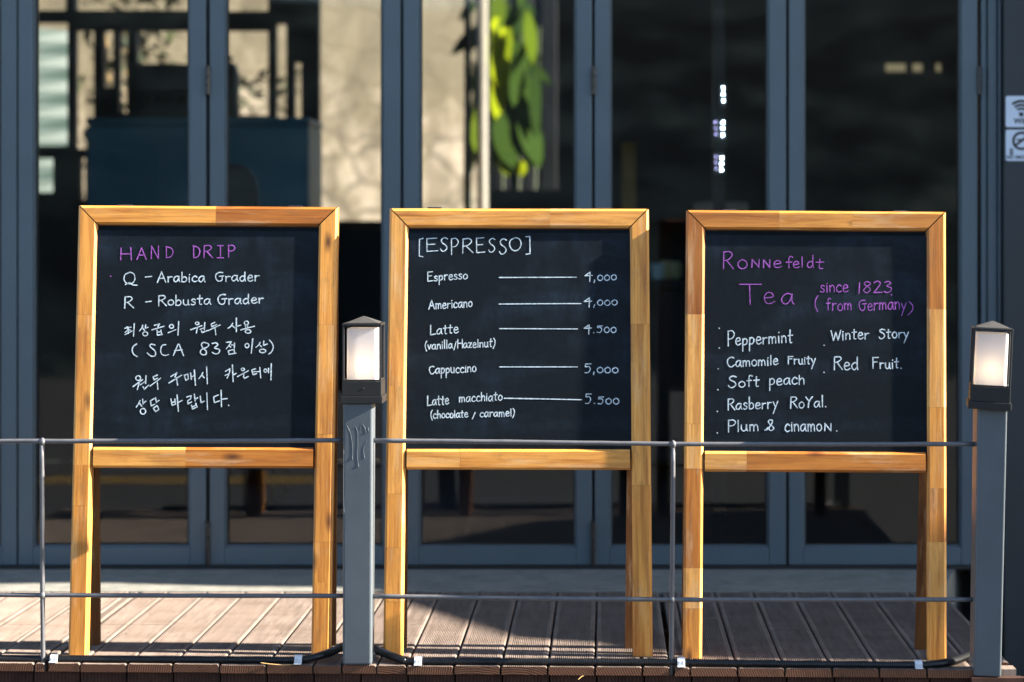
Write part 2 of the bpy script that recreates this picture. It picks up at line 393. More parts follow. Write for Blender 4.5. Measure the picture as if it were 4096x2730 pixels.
# ------------------------------------------------------------------ cafe building
YF = 6.40
YW = 6.355
def fx(p): return (p * 1.7407 - CX) / FPX * YF         # facade x from a 2353-wide picture column
B = empty("cafe_building", (0, 6.2, -0.46), "dark café front of blue-grey folding glass doors behind the three boards", "building")
m = MB(); m.loft([[(-4.6, 6.004, -.45), (-4.6, 6.004, .001), (-4.6, 6.012, .003), (-4.6, 6.7, .003), (-4.6, 6.7, -.45)], [(1.015, 6.004, -.45), (1.015, 6.004, .001), (1.015, 6.012, .003), (1.2, 6.7, .003), (1.2, 6.7, -.45)]]); m.build("step", M['step'], B)
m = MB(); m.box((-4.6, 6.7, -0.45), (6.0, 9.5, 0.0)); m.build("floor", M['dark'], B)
m = MB(); m.box((-3.4, YF - 0.012, 0.0032), (fx(2292), YF + 0.06, 0.0140)); m.build("door_track", M['gasket'], B)
# roof slab; unseen canopy with its edge shaped to throw the wanted shade
ZC = 2.9
def up(x, y, z=0.0):
    k = (ZC - z) / SUN.z; return (x + SUN.x * k, y + SUN.y * k)
edge = [up(-2.6, 6.11), up(-1.85, 6.12), up(-1.65, 6.14), up(-1.53, 6.139), up(-1.31, 6.106), up(-1.155, 6.08), up(-0.80, 6.063), up(-0.69, 6.03), up(-0.575, 5.84), up(-0.40, 5.58), up(-0.233, 5.33), up(-0.12, 5.283), up(-0.018, 5.26), up(0.05, 5.195), up(0.126, 5.165), up(0.20, 5.10), up(0.37, 5.045), up(1.0, 5.02)]
pl = [(-4.7, edge[0][1])] + edge + [(13.0, edge[-1][1] - 0.05), (13.0, 9.62), (-4.7, 9.62)]
m = MB(); m.loft([[(x, y, z) for x, y in pl] for z in (ZC, ZC + 0.018)]); m.build("shade_canopy", M['wall'], B)
m = MB(); m.box((-4.7, 6.42, ZC + .0185), (6.1, 9.62, ZC + .20)); m.build("roof", M['wall'], B)
m = MB(); m.box((-4.6, YF, 2.5), (6.0, YF + 0.12, ZC - 0.003)); m.build("door_header", M['door'], B)
m = MB()
for a_, b_ in (((-4.6, YF + .03, 0.0035), (fx(-397), YF + .13, 2.497)), ((fx(2300), YW, -0.458), (6.0, YW + .2, 2.497)), ((-4.6, YF + .14, 0.0035), (-4.5, 9.5, ZC - 0.003)), ((5.9, YW + .21, 0.0035), (6.0, 9.5, ZC - 0.003))):
    m = MB(); m.box(a_, b_); m.build("wall", M['wall'], B, bevel=0.004)
m = MB(); m.box((fx(2255), YF + 0.004, 0.0145), (fx(2268), YF + 0.07, 2.497)); m.box((fx(2270), YF - 0.006, 0.0145), (fx(2290), YF + 0.07, 2.497)); m.box((fx(2292), YF - 0.02, 0.0145), (fx(2298), YF + 0.05, 2.497))
m.build("door_jamb", M['door'], B, bevel=0.003)
# doors
leaves = [(-395, 38, -360, 0), (42, 473, 80, 432), (482, 920, 520, 877), (927, 1360, 967, 1320), (1367, 1806, 1405, 1763), (1813, 2246, 1850, 2205)]
Z0, ZG, Z1 = 0.0150, 0.078, 2.49
for i, (a, b, ga, gb) in enumerate(leaves):
    X0, X1, G0, G1 = fx(a), fx(b), fx(ga), fx(gb)
    m = MB(); y0, y1 = YF, YF + 0.055; e = 0.006
    m.box((X0, y0, Z0), (G0 - e, y1, Z1)); m.box((G1 + e, y0, Z0), (X1, y1, Z1))
    m.box((G0 - e + .0004, y0, Z0), (G1 + e - .0004, y1, ZG - e)); m.box((G0 - e + .0004, y0, Z1 - 0.08), (G1 + e - .0004, y1, Z1))
    yb = y0 + 0.007                                     # glazing bead, stepped back
    m.box((G0 - e, yb, ZG - e), (G0, y1 - .004, Z1 - .08)); m.box((G1, yb, ZG - e), (G1 + e, y1 - .004, Z1 - .08))
    m.box((G0 + .0004, yb, ZG - e), (G1 - .0004, y1 - .004, ZG))
    d = m.build("door", M['door'], B, bevel=0.0025)
    g = MB(); g.box((G0 + .0003, y0 + 0.018, ZG + .0003), (G1 - .0003, y0 + 0.026, Z1 - .081)); g.build("pane", M['glass'], d)
    gk = MB()
    t = 0.004
    gk.box((G0 + .0002, y0 + 0.010, ZG), (G0 + t, y0 + 0.0175, Z1 - .082)); gk.box((G1 - t, y0 + 0.010, ZG), (G1 - .0002, y0 + 0.0175, Z1 - .082)); gk.box((G0 + t, y0 + 0.010, ZG + .0002), (G1 - t, y0 + 0.0175, ZG + t))
    gk.build("seal", M['gasket'], d)
    if i < 5:                                           # dark rubber between two leaves
        nx = fx(leaves[i+1][0]); r = MB(); r.box((X1 + .0005, y0 + 0.020, Z0), (nx - .0005, y0 + 0.048, Z1)); r.build("edge_seal", M['gasket'], d)
    if i in (1, 3, 5):                                  # hinges in the gap
        nx = fx(leaves[i+1][0]) if i < 5 else fx(2255)
        cx = (X1 + nx) / 2
        for (ztop, zbot) in ((at(0, 270, YF).z, at(0, 379, YF).z), (0.155, 0.016)):
            h = MB()
            k = 3
            for q in range(k):
                za = zbot + (ztop - zbot) * q / k; zb = zbot + (ztop - zbot) * (q + 0.94) / k
                h.tube([(cx, y0 - 0.004, za), (cx, y0 - 0.004, zb)], 0.0078, 12)
            h.tube([(cx, y0 - 0.004, ztop), (cx, y0 - 0.004, ztop + 0.004)], 0.006, 12)
            h.build("hinge", M['hinge'], d, smooth=False)
# rear wall: dark frames with openings through to the sunlit lane behind
YB = 9.5
def bx(p): return (p - CX) / FPX * YB
def bz(p): return CAMZ - (p - CY) / FPX * YB
holes = [(130, -200, 262, 42), (130, 90, 270, 585), (300, 122, 375, 595), (412, 122, 452, 350), (474, 122, 508, 452), (545, 122, 765, 256), (300, -200, 765, 42),
         (905, -200, 1072, 45), (905, 122, 1072, 462), (1103, 95, 1145, 566), (1108, 592, 1145, 905), (1176, 250, 1205, 905), (1276, -200, 1857, 884), (1880, -200, 1953, 905), (1960, -200, 2230, 760), (130, 632, 212, 772), (318, 632, 342, 800)]
xs = sorted({-4.5, 5.9} | {bx(h[0]) for h in holes} | {bx(h[2]) for h in holes})
zs = sorted({0.001, ZC - 0.004} | {bz(h[1]) for h in holes} | {bz(h[3]) for h in holes})
m = MB()
for i in range(len(xs) - 1):
    run = None
    for j in range(len(zs) - 1):
        cx, cz = (xs[i] + xs[i+1]) / 2, (zs[j] + zs[j+1]) / 2
        solid = not any(bx(h[0]) < cx < bx(h[2]) and bz(h[3]) < cz < bz(h[1]) for h in holes)
        if solid and run is None: run = zs[j]
        if run is not None and (not solid or j == len(zs) - 2):
            m.box((xs[i], YB, run), (xs[i+1], YB + 0.06, zs[j+1] if solid else zs[j])); run = None
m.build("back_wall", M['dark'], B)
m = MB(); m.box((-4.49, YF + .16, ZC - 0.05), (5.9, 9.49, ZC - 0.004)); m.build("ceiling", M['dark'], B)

# ------------------------------------------------------------------ lane behind the cafe, seen through its glass
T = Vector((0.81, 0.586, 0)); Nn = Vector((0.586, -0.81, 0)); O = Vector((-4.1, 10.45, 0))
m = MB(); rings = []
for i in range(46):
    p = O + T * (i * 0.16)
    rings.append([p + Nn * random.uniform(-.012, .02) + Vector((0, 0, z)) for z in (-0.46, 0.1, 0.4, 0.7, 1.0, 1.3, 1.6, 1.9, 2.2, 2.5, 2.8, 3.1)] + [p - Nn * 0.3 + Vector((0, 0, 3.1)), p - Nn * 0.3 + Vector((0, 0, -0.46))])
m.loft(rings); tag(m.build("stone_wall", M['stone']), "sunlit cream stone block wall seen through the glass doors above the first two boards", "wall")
def shrub(c, h, rx, n, label):
    r = empty("shrub", c, label, "shrub", "shrubs against the stone wall")
    s = MB()
    for k in range(5):
        a = random.uniform(0, 6.28); s.tube([c, Vector(c) + Vector((math.cos(a)*rx*.3, math.sin(a)*rx*.2, h*.5)), Vector(c) + Vector((math.cos(a)*rx*.6, math.sin(a)*rx*.3, h*.9))], [0.012, 0.008, 0.003], 6)
    s.build("stem", M['carton'], r)
    s = MB()
    for k in range(n):
        p = Vector(c) + Vector((random.gauss(0, rx*.45), random.gauss(0, rx*.3), h * (0.2 + 0.8*random.random()**0.8)))
        d = Vector((random.uniform(-1,1), random.uniform(-1,1), random.uniform(-.6,1))).normalized(); q = d.cross(Vector((0.3,0.5,0.8))).normalized(); L = random.uniform(.05, .11)
        s.quad([p, p + d*L*.5 + q*L*.25, p + d*L, p + d*L*.5 - q*L*.25], tone=random.random())
    s.build("foliage", M['leaf'], r, fix=False)
shrub((-2.52, 10.75, -0.45), 3.0, 0.34, 900, "green leafy shrub behind the left door pane, taller of the two by the stone wall")
shrub((-2.05, 11.0, -0.45), 2.4, 0.34, 700, "green leafy shrub behind the left door pane, lower of the two by the stone wall")
m = MB(); rings = []
for i in range(41):
    z = -0.45 + i * 0.065; rings.append([(-2.99, 10.35, z), (-2.79, 10.35 + 0.17 - (0.012 if i % 2 else 0), z), (-2.80, 10.54, z), (-3.00, 10.37, z)])
m.loft(rings); tag(m.build("corrugated_sheet", M['teal']), "pale teal corrugated sheet standing behind the far left door pane", "metal sheet")
m = MB(); a, b = at(1958, 0, 11.5), at(2200, 0, 11.5); m.box((a.x, 11.5, -.455), (b.x + .9, 11.55, 2.7))  # dark panel added as a backdrop so the leaves stand against darkness
for q in range(9): m.box((a.x + .02 + q*.14, 11.485, -.45), (a.x + .11 + q*.14, 11.499, 2.68))
tag(m.build("dark_backdrop", M['dark'], bevel=.004), "dark boarded backdrop added behind the yellow-green leaves above the middle board", "backdrop")
pc = at(2010, 0, 10.75); pr = empty("leafy_plant", (pc.x, 10.75, -0.45), "tall plant with big yellow-green leaves seen through glass above the middle board", "plant")
m = MB()
for q in range(5):
    x = at(1905 + q*52, 0, 10.75).x; m.tube([(x, 10.75, -.45), (x + .01*(q-2), 10.77, .8), (x + .03*(q-2), 10.78, 2.2)], [.014, .011, .006], 7)
m.build("stem", M['leaf'], pr, smooth=True)
m = MB(); rl = random.Random(11)
def big_leaf(px, py, L, wd, ang, tone, dy=0.0):
    p = at(px, py, 10.66 + dy); d = Vector((math.sin(ang), rl.uniform(-.25, .05), -math.cos(ang))).normalized(); sd = Vector((math.cos(ang), rl.uniform(.55, 1.2), math.sin(ang))).normalized()
    nn = 6; up_ = []; lo_ = []
    for i in range(nn + 1):
        t = i/nn; ww = 1.5*wd*math.sin(math.pi*min(1, t*.92 + .06))**.8; c_ = p + d*L*t + Vector((0, -.05*t*t, 0)); up_.append(c_ + sd*ww); lo_.append(c_ - sd*ww*.9 + Vector((0, .012, 0)))
    for i in range(nn): m.quad([lo_[i], lo_[i+1], up_[i+1], up_[i]], tone=tone)
for px, py, L, wd, an, tn in ((1985, 70, .40, .065, .05, .95), (2040, 110, .42, .04, -.25, .75), (2020, 230, .34, .05, -.15, .9), (1895, 380, .44, .02, 0, .8), (2110, 40, .30, .035, .1, .55), (2100, 180, .34, .05, -.2, .3), (2060, 260, .40, .055, .3, .35), (2000, 330, .40, .06, -.35, .62), (2020, 400, .38, .07, .1, .35), (2080, 420, .36, .06, .3, .28), (1985, 430, .36, .05, -.1, .55), (2105, 470, .28, .04, .15, .4), (2035, 520, .24, .04, -.5, .8), (2085, 550, .18, .03, .45, .9), (2010, 600, .15, .04, .2, .75), (2060, 640, .10, .035, .5, .9), (1960, 20, .3, .05, .3, .2), (2140, 250, .4, .03, 0, .2), (1893, 240, .3, .018, .1, .5), (1990, -60, .3, .05, -.1, .5)):
    big_leaf(px, py, L, wd, an, tn, rl.uniform(-.05, .05))
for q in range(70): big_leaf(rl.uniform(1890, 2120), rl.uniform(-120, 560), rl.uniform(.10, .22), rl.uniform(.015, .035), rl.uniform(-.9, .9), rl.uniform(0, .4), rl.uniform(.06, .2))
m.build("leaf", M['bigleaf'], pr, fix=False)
m = MB(); a = at(1929, 0, 10.35); m.tube([(a.x, a.y, -0.45), (a.x, a.y, 0.6), (a.x, a.y, 2.6)], 0.0275, 14); tag(m.build("pale_pole", M['pole'], smooth=True), "slim pale pole standing in front of the yellow-green leaves", "pole")
m = MB(); a = at(1866, 0, 10.2); z0, z1 = at(0, 690, 10.2).z, at(0, 470, 10.2).z
m.tube([(a.x, a.y, -0.45), (a.x, a.y, z0), (a.x, a.y, z1)], [0.014, 0.016, 0.014], 10); tag(m.build("yellow_post", M['orange'], smooth=True), "thin yellow post beside the pale pole beyond the glass", "post")
# things standing inside the cafe
YC = 8.7
cr = empty("reflection_block", (at(800, 0, YC).x, YC, 0.05), "long blue panelled block, added for a reflection, inside the café behind the left board", "reflection_block")  # blue block added in place of a dark blue reflection in the panes
m = MB(); xa, xb = at(345, 0, YC).x, at(1236, 0, YC).x; zt = at(0, 470, YC).z; zb = 0.05
m.box((xa, YC, zb), (xb, YC + 0.4, zt - 0.035)); m.build("body", M['reflection_block'], cr, bevel=0.01)
m = MB(); m.box((xa - .004, YC - .004, zt - .034), (xb + .004, YC + .42, zt)); m.build("block_top", M['reflection_block'], cr, bevel=0.015, seg=4)
m = MB()
for k in range(3):
    w_ = (xb - xa) / 3; m.box((xa + w_*k + .02, YC - .008, zb + .45), (xa + w_*(k+1) - .02, YC - .0005, zt - .12))
m.build("front_panel", M['reflection_block'], cr, bevel=0.004)
mr = empty("coffee_grinder", tuple(at(900, 470, 8.85)), "black rounded machine on the blue block behind the second glass pane", "machine")
m = MB(); c = at(893, 470, 8.85); m.lathe((c.x, 8.9, zt), [(0.05, 0.0), (0.062, 0.02), (0.062, 0.20), (0.05, 0.245), (0.02, 0.26)], 18); m.build("body", M['black'], mr, smooth=True)
m = MB(); m.lathe((c.x, 8.9, zt + .26), [(0.02, 0), (0.035, 0.01), (0.035, 0.02), (0.012, 0.03)], 16); m.build("lid", M['black'], mr, smooth=True)
cx_ = at(905, 0, 7.9).x; zt2 = at(0, 655, 7.9).z
ch = empty("chair", (cx_, 7.9, 0.0), "dark chair with a rounded back in front of the blue block", "chair")
m = MB(); pts = [(cx_ + .125*math.copysign(abs(math.cos(t))**.6, math.cos(t)), zt2 - .20 + .20*math.copysign(abs(math.sin(t))**.6, math.sin(t))) for t in [i*math.pi/12 for i in range(24)]]
m.loft([[(x, y + .05*(x - cx_)**2, z) for x, z in pts] for y in (7.9, 7.93)]); m.build("backrest", M['black'], ch, bevel=.006)
m = MB(); m.box((cx_ - .2, 7.94, .44), (cx_ + .2, 8.34, .48)); m.build("seat", M['black'], ch, bevel=.01)
for sx in (-1, 1):
    for yy in (7.96, 8.32):
        m = MB(); m.tube([(cx_ + sx*.17, yy, .001), (cx_ + sx*.16, yy, .439)], .014, 10); m.build("leg", M['black'], ch, smooth=True)
    m = MB(); m.tube([(cx_ + sx*.10, 7.955, .481), (cx_ + sx*.10, 7.935, zt2 - .2)], .012, 10); m.build("back_post", M['black'], ch, smooth=True)
em = empty("espresso_machine", (at(650, 0, 8.8).x, 8.8, zt), "black boxy coffee machine standing on the blue block", "machine")
x0_, x1_ = at(548, 0, 8.8).x, at(760, 0, 8.8).x; zm = at(0, 258, 8.8).z
m = MB(); m.box((x0_, 8.82, zt + .012), (x1_, 9.08, zt + .03)); m.box((x0_, 8.95, zt + .0305), (x1_, 9.08, zm - .05)); m.box((x0_, 8.82, zm - .12), (x1_, 9.08, zm)); m.build("body", M['black'], em, bevel=.008)
for q in (.3, .7):
    m = MB(); xx = x0_ + (x1_ - x0_)*q; m.lathe((xx, 8.88, zm - .150), [(.001, 0), (.022, .002), (.024, .029), (.001, .0295)], 14); m.tube([(xx, 8.86, zm - .138), (xx, 8.76, zm - .142)], .009, 8); m.build("portafilter", M['hinge'], em, smooth=True)
for sx in (x0_ + .02, x1_ - .02):
    m = MB(); m.lathe((sx, 8.95, zt + .0005), [(.010, 0), (.012, .0114)], 10); m.build("foot", M['black'], em)
# right hand side: shelf with drinks, lights
YS = 9.0
sr = empty("serving_bench", (at(2900, 0, YS).x, YS, 0.05), "dark serving bench inside the café behind the right-hand boards", "bench")
z_b = at(0, 1118, YS).z
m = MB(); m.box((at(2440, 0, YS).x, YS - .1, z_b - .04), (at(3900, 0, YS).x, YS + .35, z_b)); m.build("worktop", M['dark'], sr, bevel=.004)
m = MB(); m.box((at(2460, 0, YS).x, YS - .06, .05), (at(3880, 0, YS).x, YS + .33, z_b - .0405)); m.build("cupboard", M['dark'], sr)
def cup(px, mat, label, r=0.030, h=0.075):
    c = at(px, 1118, YS); o = MB(); o.lathe((c.x, YS - .03, z_b), [(r*.7, 0), (r*.85, .004), (r, h*.9), (r*1.02, h), (r*.93, h), (r*.8, .008), (.001, .006)], 18)
    h_ = MB(); e = empty("cup", (c.x, YS - .03, z_b), label, "cup"); o.build("bowl", mat, e, smooth=True)
    h_.tube([(c.x + r*.9, YS - .03, z_b + h*.75), (c.x + r*1.5, YS - .03, z_b + h*.7), (c.x + r*1.5, YS - .03, z_b + h*.4), (c.x + r*.85, YS - .03, z_b + h*.25)], .004, 8); h_.build("handle", mat, e, smooth=True)
cup(2632, M['cup'], "pale blue cup on the bench between the middle and right boards", .034, .07)
cup(2662, M['cup2'], "cream cup just right of the pale blue cup on the bench", .024, .085)
cup(2700, M['cup2'], "cream cup nearest the right board on the dark bench", .024, .08)
z_s = at(0, 850, YS).z
m = MB(); m.box((at(2430, 0, YS).x, YS + .05, z_s - .03), (at(3900, 0, YS).x, YS + .35, z_s)); 
for p in (2450, 3880): m.box((at(p, 0, YS).x, YS + .30, z_b), (at(p, 0, YS).x + .03, YS + .34, z_s - .0305))
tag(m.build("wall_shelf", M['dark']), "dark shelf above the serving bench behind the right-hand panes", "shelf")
m = MB(); a, b = at(2785, 850, YS), at(3000, 808, YS); m.box((a.x, YS + .08, z_s), (b.x, YS + .3, b.z)); tag(m.build("beige_box", M['beige'], bevel=.006), "flat beige box on the dark shelf above the right board", "box")
m = MB(); a, b = at(2490, 850, YS), at(2545, 585, YS); m.box((a.x, YS + .1, z_s), (b.x, YS + .18, b.z - .02)); m.loft([[(a.x, YS+.1, b.z-.02), (b.x, YS+.1, b.z-.02), (b.x, YS+.18, b.z-.02), (a.x, YS+.18, b.z-.02)], [(a.x+.0, YS+.138, b.z+.02), (b.x, YS+.138, b.z+.02), (b.x, YS+.142, b.z+.02), (a.x, YS+.142, b.z+.02)]])
tag(m.build("amber_carton", M['carton']), "tall amber carton standing on the dark shelf behind the third glass gap", "carton")
led = [((2893, 353), (2893, 379), (2894, 404), 1), ((2892, 490), (2891, 514), (2892, 541), 1), ((2888, 632), (2886, 656), (2885, 680), 1), ((2862, 490), (2863, 514), (2864, 538), 0), ((2864, 627), (2864, 650), (2865, 675), 0)]
names = ["top bright strip of three white lights inside the dark café", "middle bright strip of three white lights inside the dark café", "bottom bright strip of three white lights inside the dark café", "upper dim violet strip of three lights left of the bright ones", "lower dim violet strip of three lights left of the bright ones"]
YL = 7.6
m = MB(); m.box((at(2852, 0, YL).x, YL + .026, .001), (at(2905, 0, YL).x, YL + .05, ZC - .052)); tag(m.build("display_post", M['black'], bevel=.003), "slim black post carrying the small white lights inside the dark café", "post")
for (p0, p1, p2, br), nm in zip(led, names):
    e = empty("light_strip", at(*p1, YL), nm, "light strip", "light strips inside the café")
    k = MB(); a, b = at(*p0, YL), at(*p2, YL); k.box((a.x - .012, YL + .01, b.z - .02), (a.x + .012, YL + .025, a.z + .02)); k.build("backing", M['black'], e)
    for p in (p0, p1, p2):
        k = MB(); c = at(*p, YL); k.lathe((c.x, YL, c.z), [(0.0003, -.0018), (.0014, -.001), (.0018, 0), (.0014, .001), (.0003, .0018)], 10); k.build("bulb", M['led'] if br else M['led_dim'], e, smooth=True)
e = empty("shelf_light", at(3650, 275, 9.3), "warm horizontal lit strip high behind the rightmost pane", "light")
k = MB(); a, b = at(3535, 252, 9.35), at(3775, 292, 9.35); k.box((a.x, 9.35, b.z), (b.x, 9.42, a.z)); k.build("housing", M['black'], e)
for (pa, pb) in ((3542, 3622), (3650, 3688), (3743, 3762)):
    k = MB(); a, b = at(pa, 256, 9.35), at(pb, 288, 9.35); k.box((a.x, 9.341, b.z), (b.x, 9.349, a.z)); k.build("diffuser", M['shelfglow'], e, bevel=.003)

# ------------------------------------------------------------------ wall signs
def text_mesh(m, body, x, z, size, y, bold=0.0, m_=0):
    cu = bpy.data.curves.new("tmp", 'FONT'); cu.body = body; cu.size = size; cu.align_x = 'CENTER'; cu.offset = bold
    ob = bpy.data.objects.new("tmp", cu); COL.objects.link(ob); bpy.context.view_layer.update()
    me = ob.to_mesh()
    m.mesh([(v.co.x + x, y, v.co.y + z) for v in me.vertices], [tuple(p.vertices) for p in me.polygons], m_)
    ob.to_mesh_clear(); bpy.data.objects.remove(ob); bpy.data.curves.remove(cu)
def plate(e, a, b):
    k = MB(); r = .006; x0, x1, z1, z0 = a.x, b.x, a.z, b.z; pts = []
    for cx, cz, s in ((x1-r, z1-r, 0), (x0+r, z1-r, 90), (x0+r, z0+r, 180), (x1-r, z0+r, 270)):
        for q in range(5): t = math.radians(s + q*22.5); pts.append((cx + r*math.cos(t), cz + r*math.sin(t)))
    k.loft([[(x, y, z) for x, z in pts] for y in (YW - .0005, YW - .005)]); k.build("plate", M['sign'], e)
def arc(m, cx, cz, r, wd, a0, a1, y, n=18, mi=0):
    for i in range(n):
        t0 = math.radians(a0 + (a1-a0)*i/n); t1 = math.radians(a0 + (a1-a0)*(i+1)/n)
        m.quad([(cx + (r-wd)*math.cos(t0), y, cz + (r-wd)*math.sin(t0)), (cx + r*math.cos(t0), y, cz + r*math.sin(t0)), (cx + r*math.cos(t1), y, cz + r*math.sin(t1)), (cx + (r-wd)*math.cos(t1), y, cz + (r-wd)*math.sin(t1))], mi)
def sp(zx, zy): return at(3896 + zx/4.75, 350 + zy/4.75, YW)
ya = YW - .006
e = empty("wifi_sign", sp(890, 460), "pale square sign with a wireless symbol and the word WiFi on the dark wall", "sign")
plate(e, sp(600, 168), sp(1180, 758))
k = MB(); c = sp(890, 515); u = 1/4.75/FPX*YW
arc(k, c.x, c.z, 45*u, 45*u, 0, 360, ya, 20)
for ro, wd in ((128, 52), (200, 58), (275, 62)): arc(k, c.x, c.z, ro*u, wd*u*.8, 48, 132, ya)
text_mesh(k, "WiFi", sp(890, 690).x, sp(0, 690).z, 145*u, ya, 0.0006); k.build("lettering", M['ink'], e, fix=False)
e = empty("no_smoking_sign", sp(890, 1050), "pale square no smoking sign with a crossed cigarette below the wireless sign", "sign")
plate(e, sp(600, 808), sp(1180, 1400))
k = MB(); c = sp(895, 1020); arc(k, c.x, c.z, 178*u, 48*u, 0, 360, ya, 40)
d = Vector((1, 0, 0.75)).normalized(); q = Vector((-d.z, 0, d.x)); C_ = Vector((c.x, ya - .0003, c.z))
k.quad([C_ - d*150*u - q*22*u, C_ + d*150*u - q*22*u, C_ + d*150*u + q*22*u, C_ - d*150*u + q*22*u])
C2 = C_ + Vector((0, -.0003, 20*u)); k.quad([C2 + Vector((-75*u, 0, -16*u)), C2 + Vector((110*u, 0, -16*u)), C2 + Vector((110*u, 0, 16*u)), C2 + Vector((-75*u, 0, 16*u))])
arc(k, C2.x - 92*u, C2.z, 16*u, 7*u, 0, 360, ya, 12)
for zz in (1170, 1205, 1240, 1265): a_ = sp(668, zz); k.quad([a_ + Vector((0, ya - YW, 0)), a_ + Vector((75*u, ya - YW, 0)), a_ + Vector((75*u, ya - YW, -16*u)), a_ + Vector((0, ya - YW, -16*u))])
a_ = sp(695, 1160); k.quad([a_ + Vector((0, ya - YW - .0002, 0)), a_ + Vector((18*u, ya - YW - .0002, 0)), a_ + Vector((18*u, ya - YW - .0002, -120*u)), a_ + Vector((0, ya - YW - .0002, -120*u))])
text_mesh(k, "NO SMOKING", sp(890, 1358).x, sp(0, 1358).z, 88*u, ya, 0.0004); k.build("lettering", M['ink'], e, fix=False)

# ------------------------------------------------------------------ railing
YP = lambda x: EY(x) - 0.002
def pz(py, Y): return CAMZ - (py - CY) / FPX * Y
R = empty("railing", (0, 4.95, 0), "thin grey metal railing with two square posts in front of the boards", "railing")
p1x0, p1x1 = (1370 - CX)/FPX*4.97, (1487 - CX)/FPX*4.97
P1Y = EY(p1x0) - 0.004
m = MB(); m.loft([[(x, y, z) for x, y in ((p1x0, P1Y), (p1x1, P1Y), (p1x1, P1Y + .060), (p1x0, P1Y + .060))] for z in (0.001, 0.655)])
m.v[4].x += .0016; m.v[5].x += .003; m.v[6].x += .003; m.v[7].x += .0016
po = m.build("post", M['post'], R, bevel=0.006, seg=3)
# runs of thick dried paint, each of its own
for pts in ([(200,1085),(240,1165),(252,1230),(262,1300),(258,1425)], [(268,1135),(285,1112),(305,1150),(312,1260),(306,1380),(318,1495)], [(330,1140),(350,1090),(378,1120),(390,1170)], [(400,1240),(372,1290),(366,1340),(374,1410)], [(410,1120),(415,1165)], [(178,1330),(177,1700),(180,1935)]):
    P = [at(1300 + a/2.375, 1240 + b/2.375, P1Y) for a, b in pts]
    P = crom(P, 6) if len(P) > 2 else P
    rs = [0.0003 + 0.0003*i/(len(P)-1) for i in range(len(P))]; rs[-1] = 0.0010; rs[-2] = 0.0011 if len(P) > 2 else rs[-2]
    m = MB(); m.tube(P, rs, 8); m.build("paint_drip", M['post'], po, smooth=True)
p2 = [(3899, 2711), (4006, 2711), (3914, 1630), (4031, 1630)]
P2Y = 4.905
q = [at(a, b, P2Y) for a, b in p2]
m = MB(); dy = Vector((-.004, .048, 0)); tw = Vector((0, .0085, 0)); m.loft([[q[0] + tw, q[1], q[1] + dy, q[0] + dy + tw], [q[2] + tw, q[3], q[3] + dy, q[2] + dy + tw]])
m.build("post", M['post'], R, bevel=0.005, seg=3)
def railing_bar(pts, name="rail", r=0.0058):
    k = MB(); P = []
    for (px, py) in pts:
        x = (px - CX)/FPX*4.97; Y = EY(x) + 0.020; P.append(at(px, py, Y))
    Q = []
    for i in range(len(P) - 1):
        n_ = 8
        for j in range(n_): Q.append(P[i].lerp(P[i+1], j/n_) + Vector((0, 0, random.uniform(-.0004, .0004))))
    Q.append(P[-1]); k.tube(Q, [r + random.uniform(-.0002, .0002) for _ in Q], 12); k.build(name, M['rail'], R, smooth=True)
railing_bar([(-300, 1767), (170, 1765.5), (900, 1764), (1372, 1762)]); railing_bar([(1486, 1762.5), (2200, 1771), (2750, 1777.5), (3300, 1778), (3905, 1777)])
railing_bar([(-300, 2380), (170, 2381.5), (900, 2384), (1372, 2384)]); railing_bar([(1484, 2385.6), (2100, 2394.5), (2750, 2400), (3300, 2400), (3900, 2399)])
railing_bar([(168, 1766), (170, 2381), (173, 2690)], "baluster", 0.0060); railing_bar([(2693, 1777), (2688, 2399), (2684, 2700)], "baluster", 0.0060)
for (px, py) in ((170, 2381.5), (2688, 2399.5), (170, 1767), (2693, 1777.5)):
    x = (px - CX)/FPX*4.97; c = at(px, py, EY(x) + .018); k = MB(); k.lathe(c, [(.001, -.010), (.006, -.007), (.0085, 0), (.006, .006), (.001, .010)], 10); k.build("weld", M['rail'], R, smooth=True)

